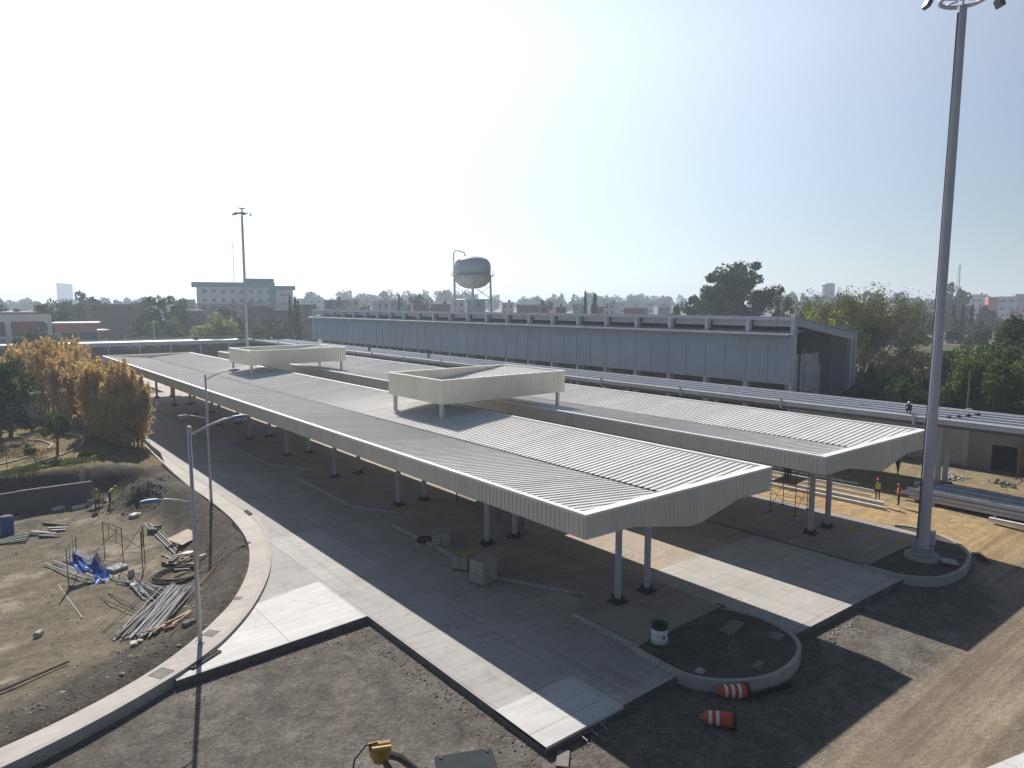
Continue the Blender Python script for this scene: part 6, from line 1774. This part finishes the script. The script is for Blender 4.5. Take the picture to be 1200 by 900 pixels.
    if helmet:
        hd = (J['top'][0] - J['jaw'][0]).normalized(); b = J['head'][0] + hd * .035
        h = ell([(b, .125, .15, hd), (b + hd * .012, .122, .145, hd), (b + hd * .02, .112, .128, hd), (b + hd * .07, .10, .115, hd), (b + hd * .115, .065, .075, hd), (b + hd * .13, .005, .005, hd)], helmet, 'hard_hat')
    else:
        hd = (J['top'][0] - J['jaw'][0]).normalized(); b = J['head'][0] + hd * .03 - Vector((0, .012, 0))
        ell([(b, .092, .098, hd), (b + hd * .05, .09, .095, hd), (b + hd * .09, .055, .06, hd), (b + hd * .105, .005, .005, hd)], 'hair', 'hair')
    return o
person((57.2, 24.6, .36), R(-60), 'person in lime vest and red hard hat standing on pale beams by the mast', 'stand', 'dark_cloth', 'vest_lime', 'helmet_red')
person((58.0, 23.3, .06), R(15), 'person in orange vest and red hard hat at the beam ends beside the mast', 'stand', 'dark_cloth', 'vest_orange', 'helmet_red')
person((69.0, 28.0, .0), R(150), 'person in dark clothes standing in the shade under the walkway behind the mast', 'walk', 'navy_cloth')
person((8.9, 67.2, hz(8.9, 67.2)), R(10), 'person in a lime vest and orange hard hat standing upright behind the wheelbarrow', 'stand', 'dark_cloth', 'vest_lime', 'helmet_orange')
person((9.9, 67.6, hz(9.9, 67.6)), R(-75), 'person in a lime vest bending forward beside the one behind the wheelbarrow', 'bend', 'vest_lime', None, 'helmet_orange')
person((64.9, 25.7, 6.45), R(100), 'person in white hard hat crouching on the walkway roof beside the mast', 'crouch', 'navy_cloth', None, 'helmet_white')
person((65.6, 127.5, 6.45), R(160), 'person in dark clothes working on the far walkway roof, left one of two', 'crouch', 'navy_cloth')
person((66.0, 106.0, 6.45), R(200), 'person in dark clothes working on the far walkway roof, right one of two', 'crouch', 'dark_cloth')
person((49.2, 27.9, 2.61), R(-40), 'person in dark clothes and red hard hat on the scaffold deck, left one', 'walk', 'navy_cloth', None, 'helmet_red')
person((50.35, 28.3, 2.61), R(70), 'bareheaded person in dark clothes on the scaffold deck, right one', 'stand', 'dark_cloth')
for i, (x, y) in enumerate(((65.0, 22.6), (66.3, 22.3), (67.5, 22.0), (68.8, 21.7))):
    o = MB().bbox((0, 0, .1), (.36, .3, .2), .05, .4 * i).path([(-.1, 0, .19), (0, 0, .3), (.1, 0, .19)], .015, 5).build('tool_bag', 'black_rubber', loc=(x, y, 6.45)); tag(o, ['first', 'second', 'third', 'fourth'][i] + ' black tool bag from the edge beam in the row on the walkway roof', 'tool bag', 'black tool bags on the walkway roof')

# ------------------------------------------------------------------ air
m = bpy.data.materials.new('haze'); m.use_nodes = True
nt = m.node_tree; nt.nodes.clear()
out = nt.nodes.new('ShaderNodeOutputMaterial'); vol = nt.nodes.new('ShaderNodeVolumePrincipled')
vol.inputs['Color'].default_value = (.74, .86, 1.0, 1)
vol.inputs['Density'].default_value = .0005
vol.inputs['Anisotropy'].default_value = .35
nt.links.new(vol.outputs[0], out.inputs['Volume'])
MATS['haze'] = m
o = MB().box(-2600, 4200, -2600, 4600, -6, 68).build('haze', 'haze'); tag(o, None, None, None, 'stuff'); o['label'] = 'pale haze over the town'
o.display_type = 'WIRE'

# ------------------------------------------------------------------ light
SUN_AZ, SUN_EL = R(16.3), R(40)
w = bpy.data.worlds.new('World'); scene.world = w; w.use_nodes = True
nt = w.node_tree; bg = nt.nodes['Background']
sky = nt.nodes.new('ShaderNodeTexSky'); sky.sky_type = 'NISHITA'
sky.sun_disc = False; sky.sun_elevation = SUN_EL; sky.sun_rotation = SUN_AZ
sky.air_density = 1.0; sky.dust_density = 0.8; sky.ozone_density = 1.5; sky.altitude = 1500
# hazy air scatters sunlight forward: a soft aureole round the sun's direction, added to the clear sky
sd = (math.sin(SUN_AZ) * math.cos(SUN_EL), math.cos(SUN_AZ) * math.cos(SUN_EL), math.sin(SUN_EL))
tc = nt.nodes.new('ShaderNodeNewGeometry')
dt = nt.nodes.new('ShaderNodeVectorMath'); dt.operation = 'DOT_PRODUCT'; dt.inputs[1].default_value = [-v for v in sd]
nt.links.new(tc.outputs['Incoming'], dt.inputs[0])
mx0 = nt.nodes.new('ShaderNodeMath'); mx0.operation = 'MAXIMUM'; mx0.inputs[1].default_value = 0.0
nt.links.new(dt.outputs['Value'], mx0.inputs[0])
pw = nt.nodes.new('ShaderNodeMath'); pw.operation = 'POWER'; pw.inputs[1].default_value = 2.7
nt.links.new(mx0.outputs[0], pw.inputs[0])
sc_ = nt.nodes.new('ShaderNodeVectorMath'); sc_.operation = 'SCALE'; sc_.inputs[0].default_value = (.93, 1.0, 1.06)
ml = nt.nodes.new('ShaderNodeMath'); ml.operation = 'MULTIPLY'; ml.inputs[1].default_value = 20.0
# the added glow is dimmed higher up, where it would brighten shaded ground
sx = nt.nodes.new('ShaderNodeSeparateXYZ'); nt.links.new(tc.outputs['Incoming'], sx.inputs[0])
fo = nt.nodes.new('ShaderNodeMapRange'); fo.interpolation_type = 'SMOOTHSTEP'
fo.inputs[1].default_value = -.62; fo.inputs[2].default_value = -.30; fo.inputs[3].default_value = .12; fo.inputs[4].default_value = 1.0
nt.links.new(sx.outputs['Z'], fo.inputs[0])
m2 = nt.nodes.new('ShaderNodeMath'); m2.operation = 'MULTIPLY'
nt.links.new(pw.outputs[0], m2.inputs[0]); nt.links.new(fo.outputs[0], m2.inputs[1])
nt.links.new(m2.outputs[0], ml.inputs[0]); nt.links.new(ml.outputs[0], sc_.inputs[3])
ad = nt.nodes.new('ShaderNodeVectorMath'); ad.operation = 'ADD'
nt.links.new(sky.outputs[0], ad.inputs[0]); nt.links.new(sc_.outputs[0], ad.inputs[1])
nt.links.new(ad.outputs[0], bg.inputs['Color']); bg.inputs['Strength'].default_value = .05
ld = bpy.data.lights.new('sun', 'SUN'); ld.energy = 5.0; ld.angle = R(.55); ld.color = (1.0, .94, .86)
lo = bpy.data.objects.new('sun', ld); COL.objects.link(lo)
d = Vector((math.sin(SUN_AZ) * math.cos(SUN_EL), math.cos(SUN_AZ) * math.cos(SUN_EL), math.sin(SUN_EL)))
lo.rotation_euler = d.to_track_quat('Z', 'Y').to_euler(); lo.location = d * 60

scene.render.engine = 'CYCLES'
scene.cycles.use_denoising = True
scene.cycles.max_bounces = 6; scene.cycles.volume_bounces = 1; scene.cycles.transparent_max_bounces = 6
vs_ = scene.view_settings
vs_.view_transform = 'Standard'; vs_.look = 'None'; vs_.gamma = 1.0; vs_.use_curve_mapping = False; vs_.exposure = 0.33
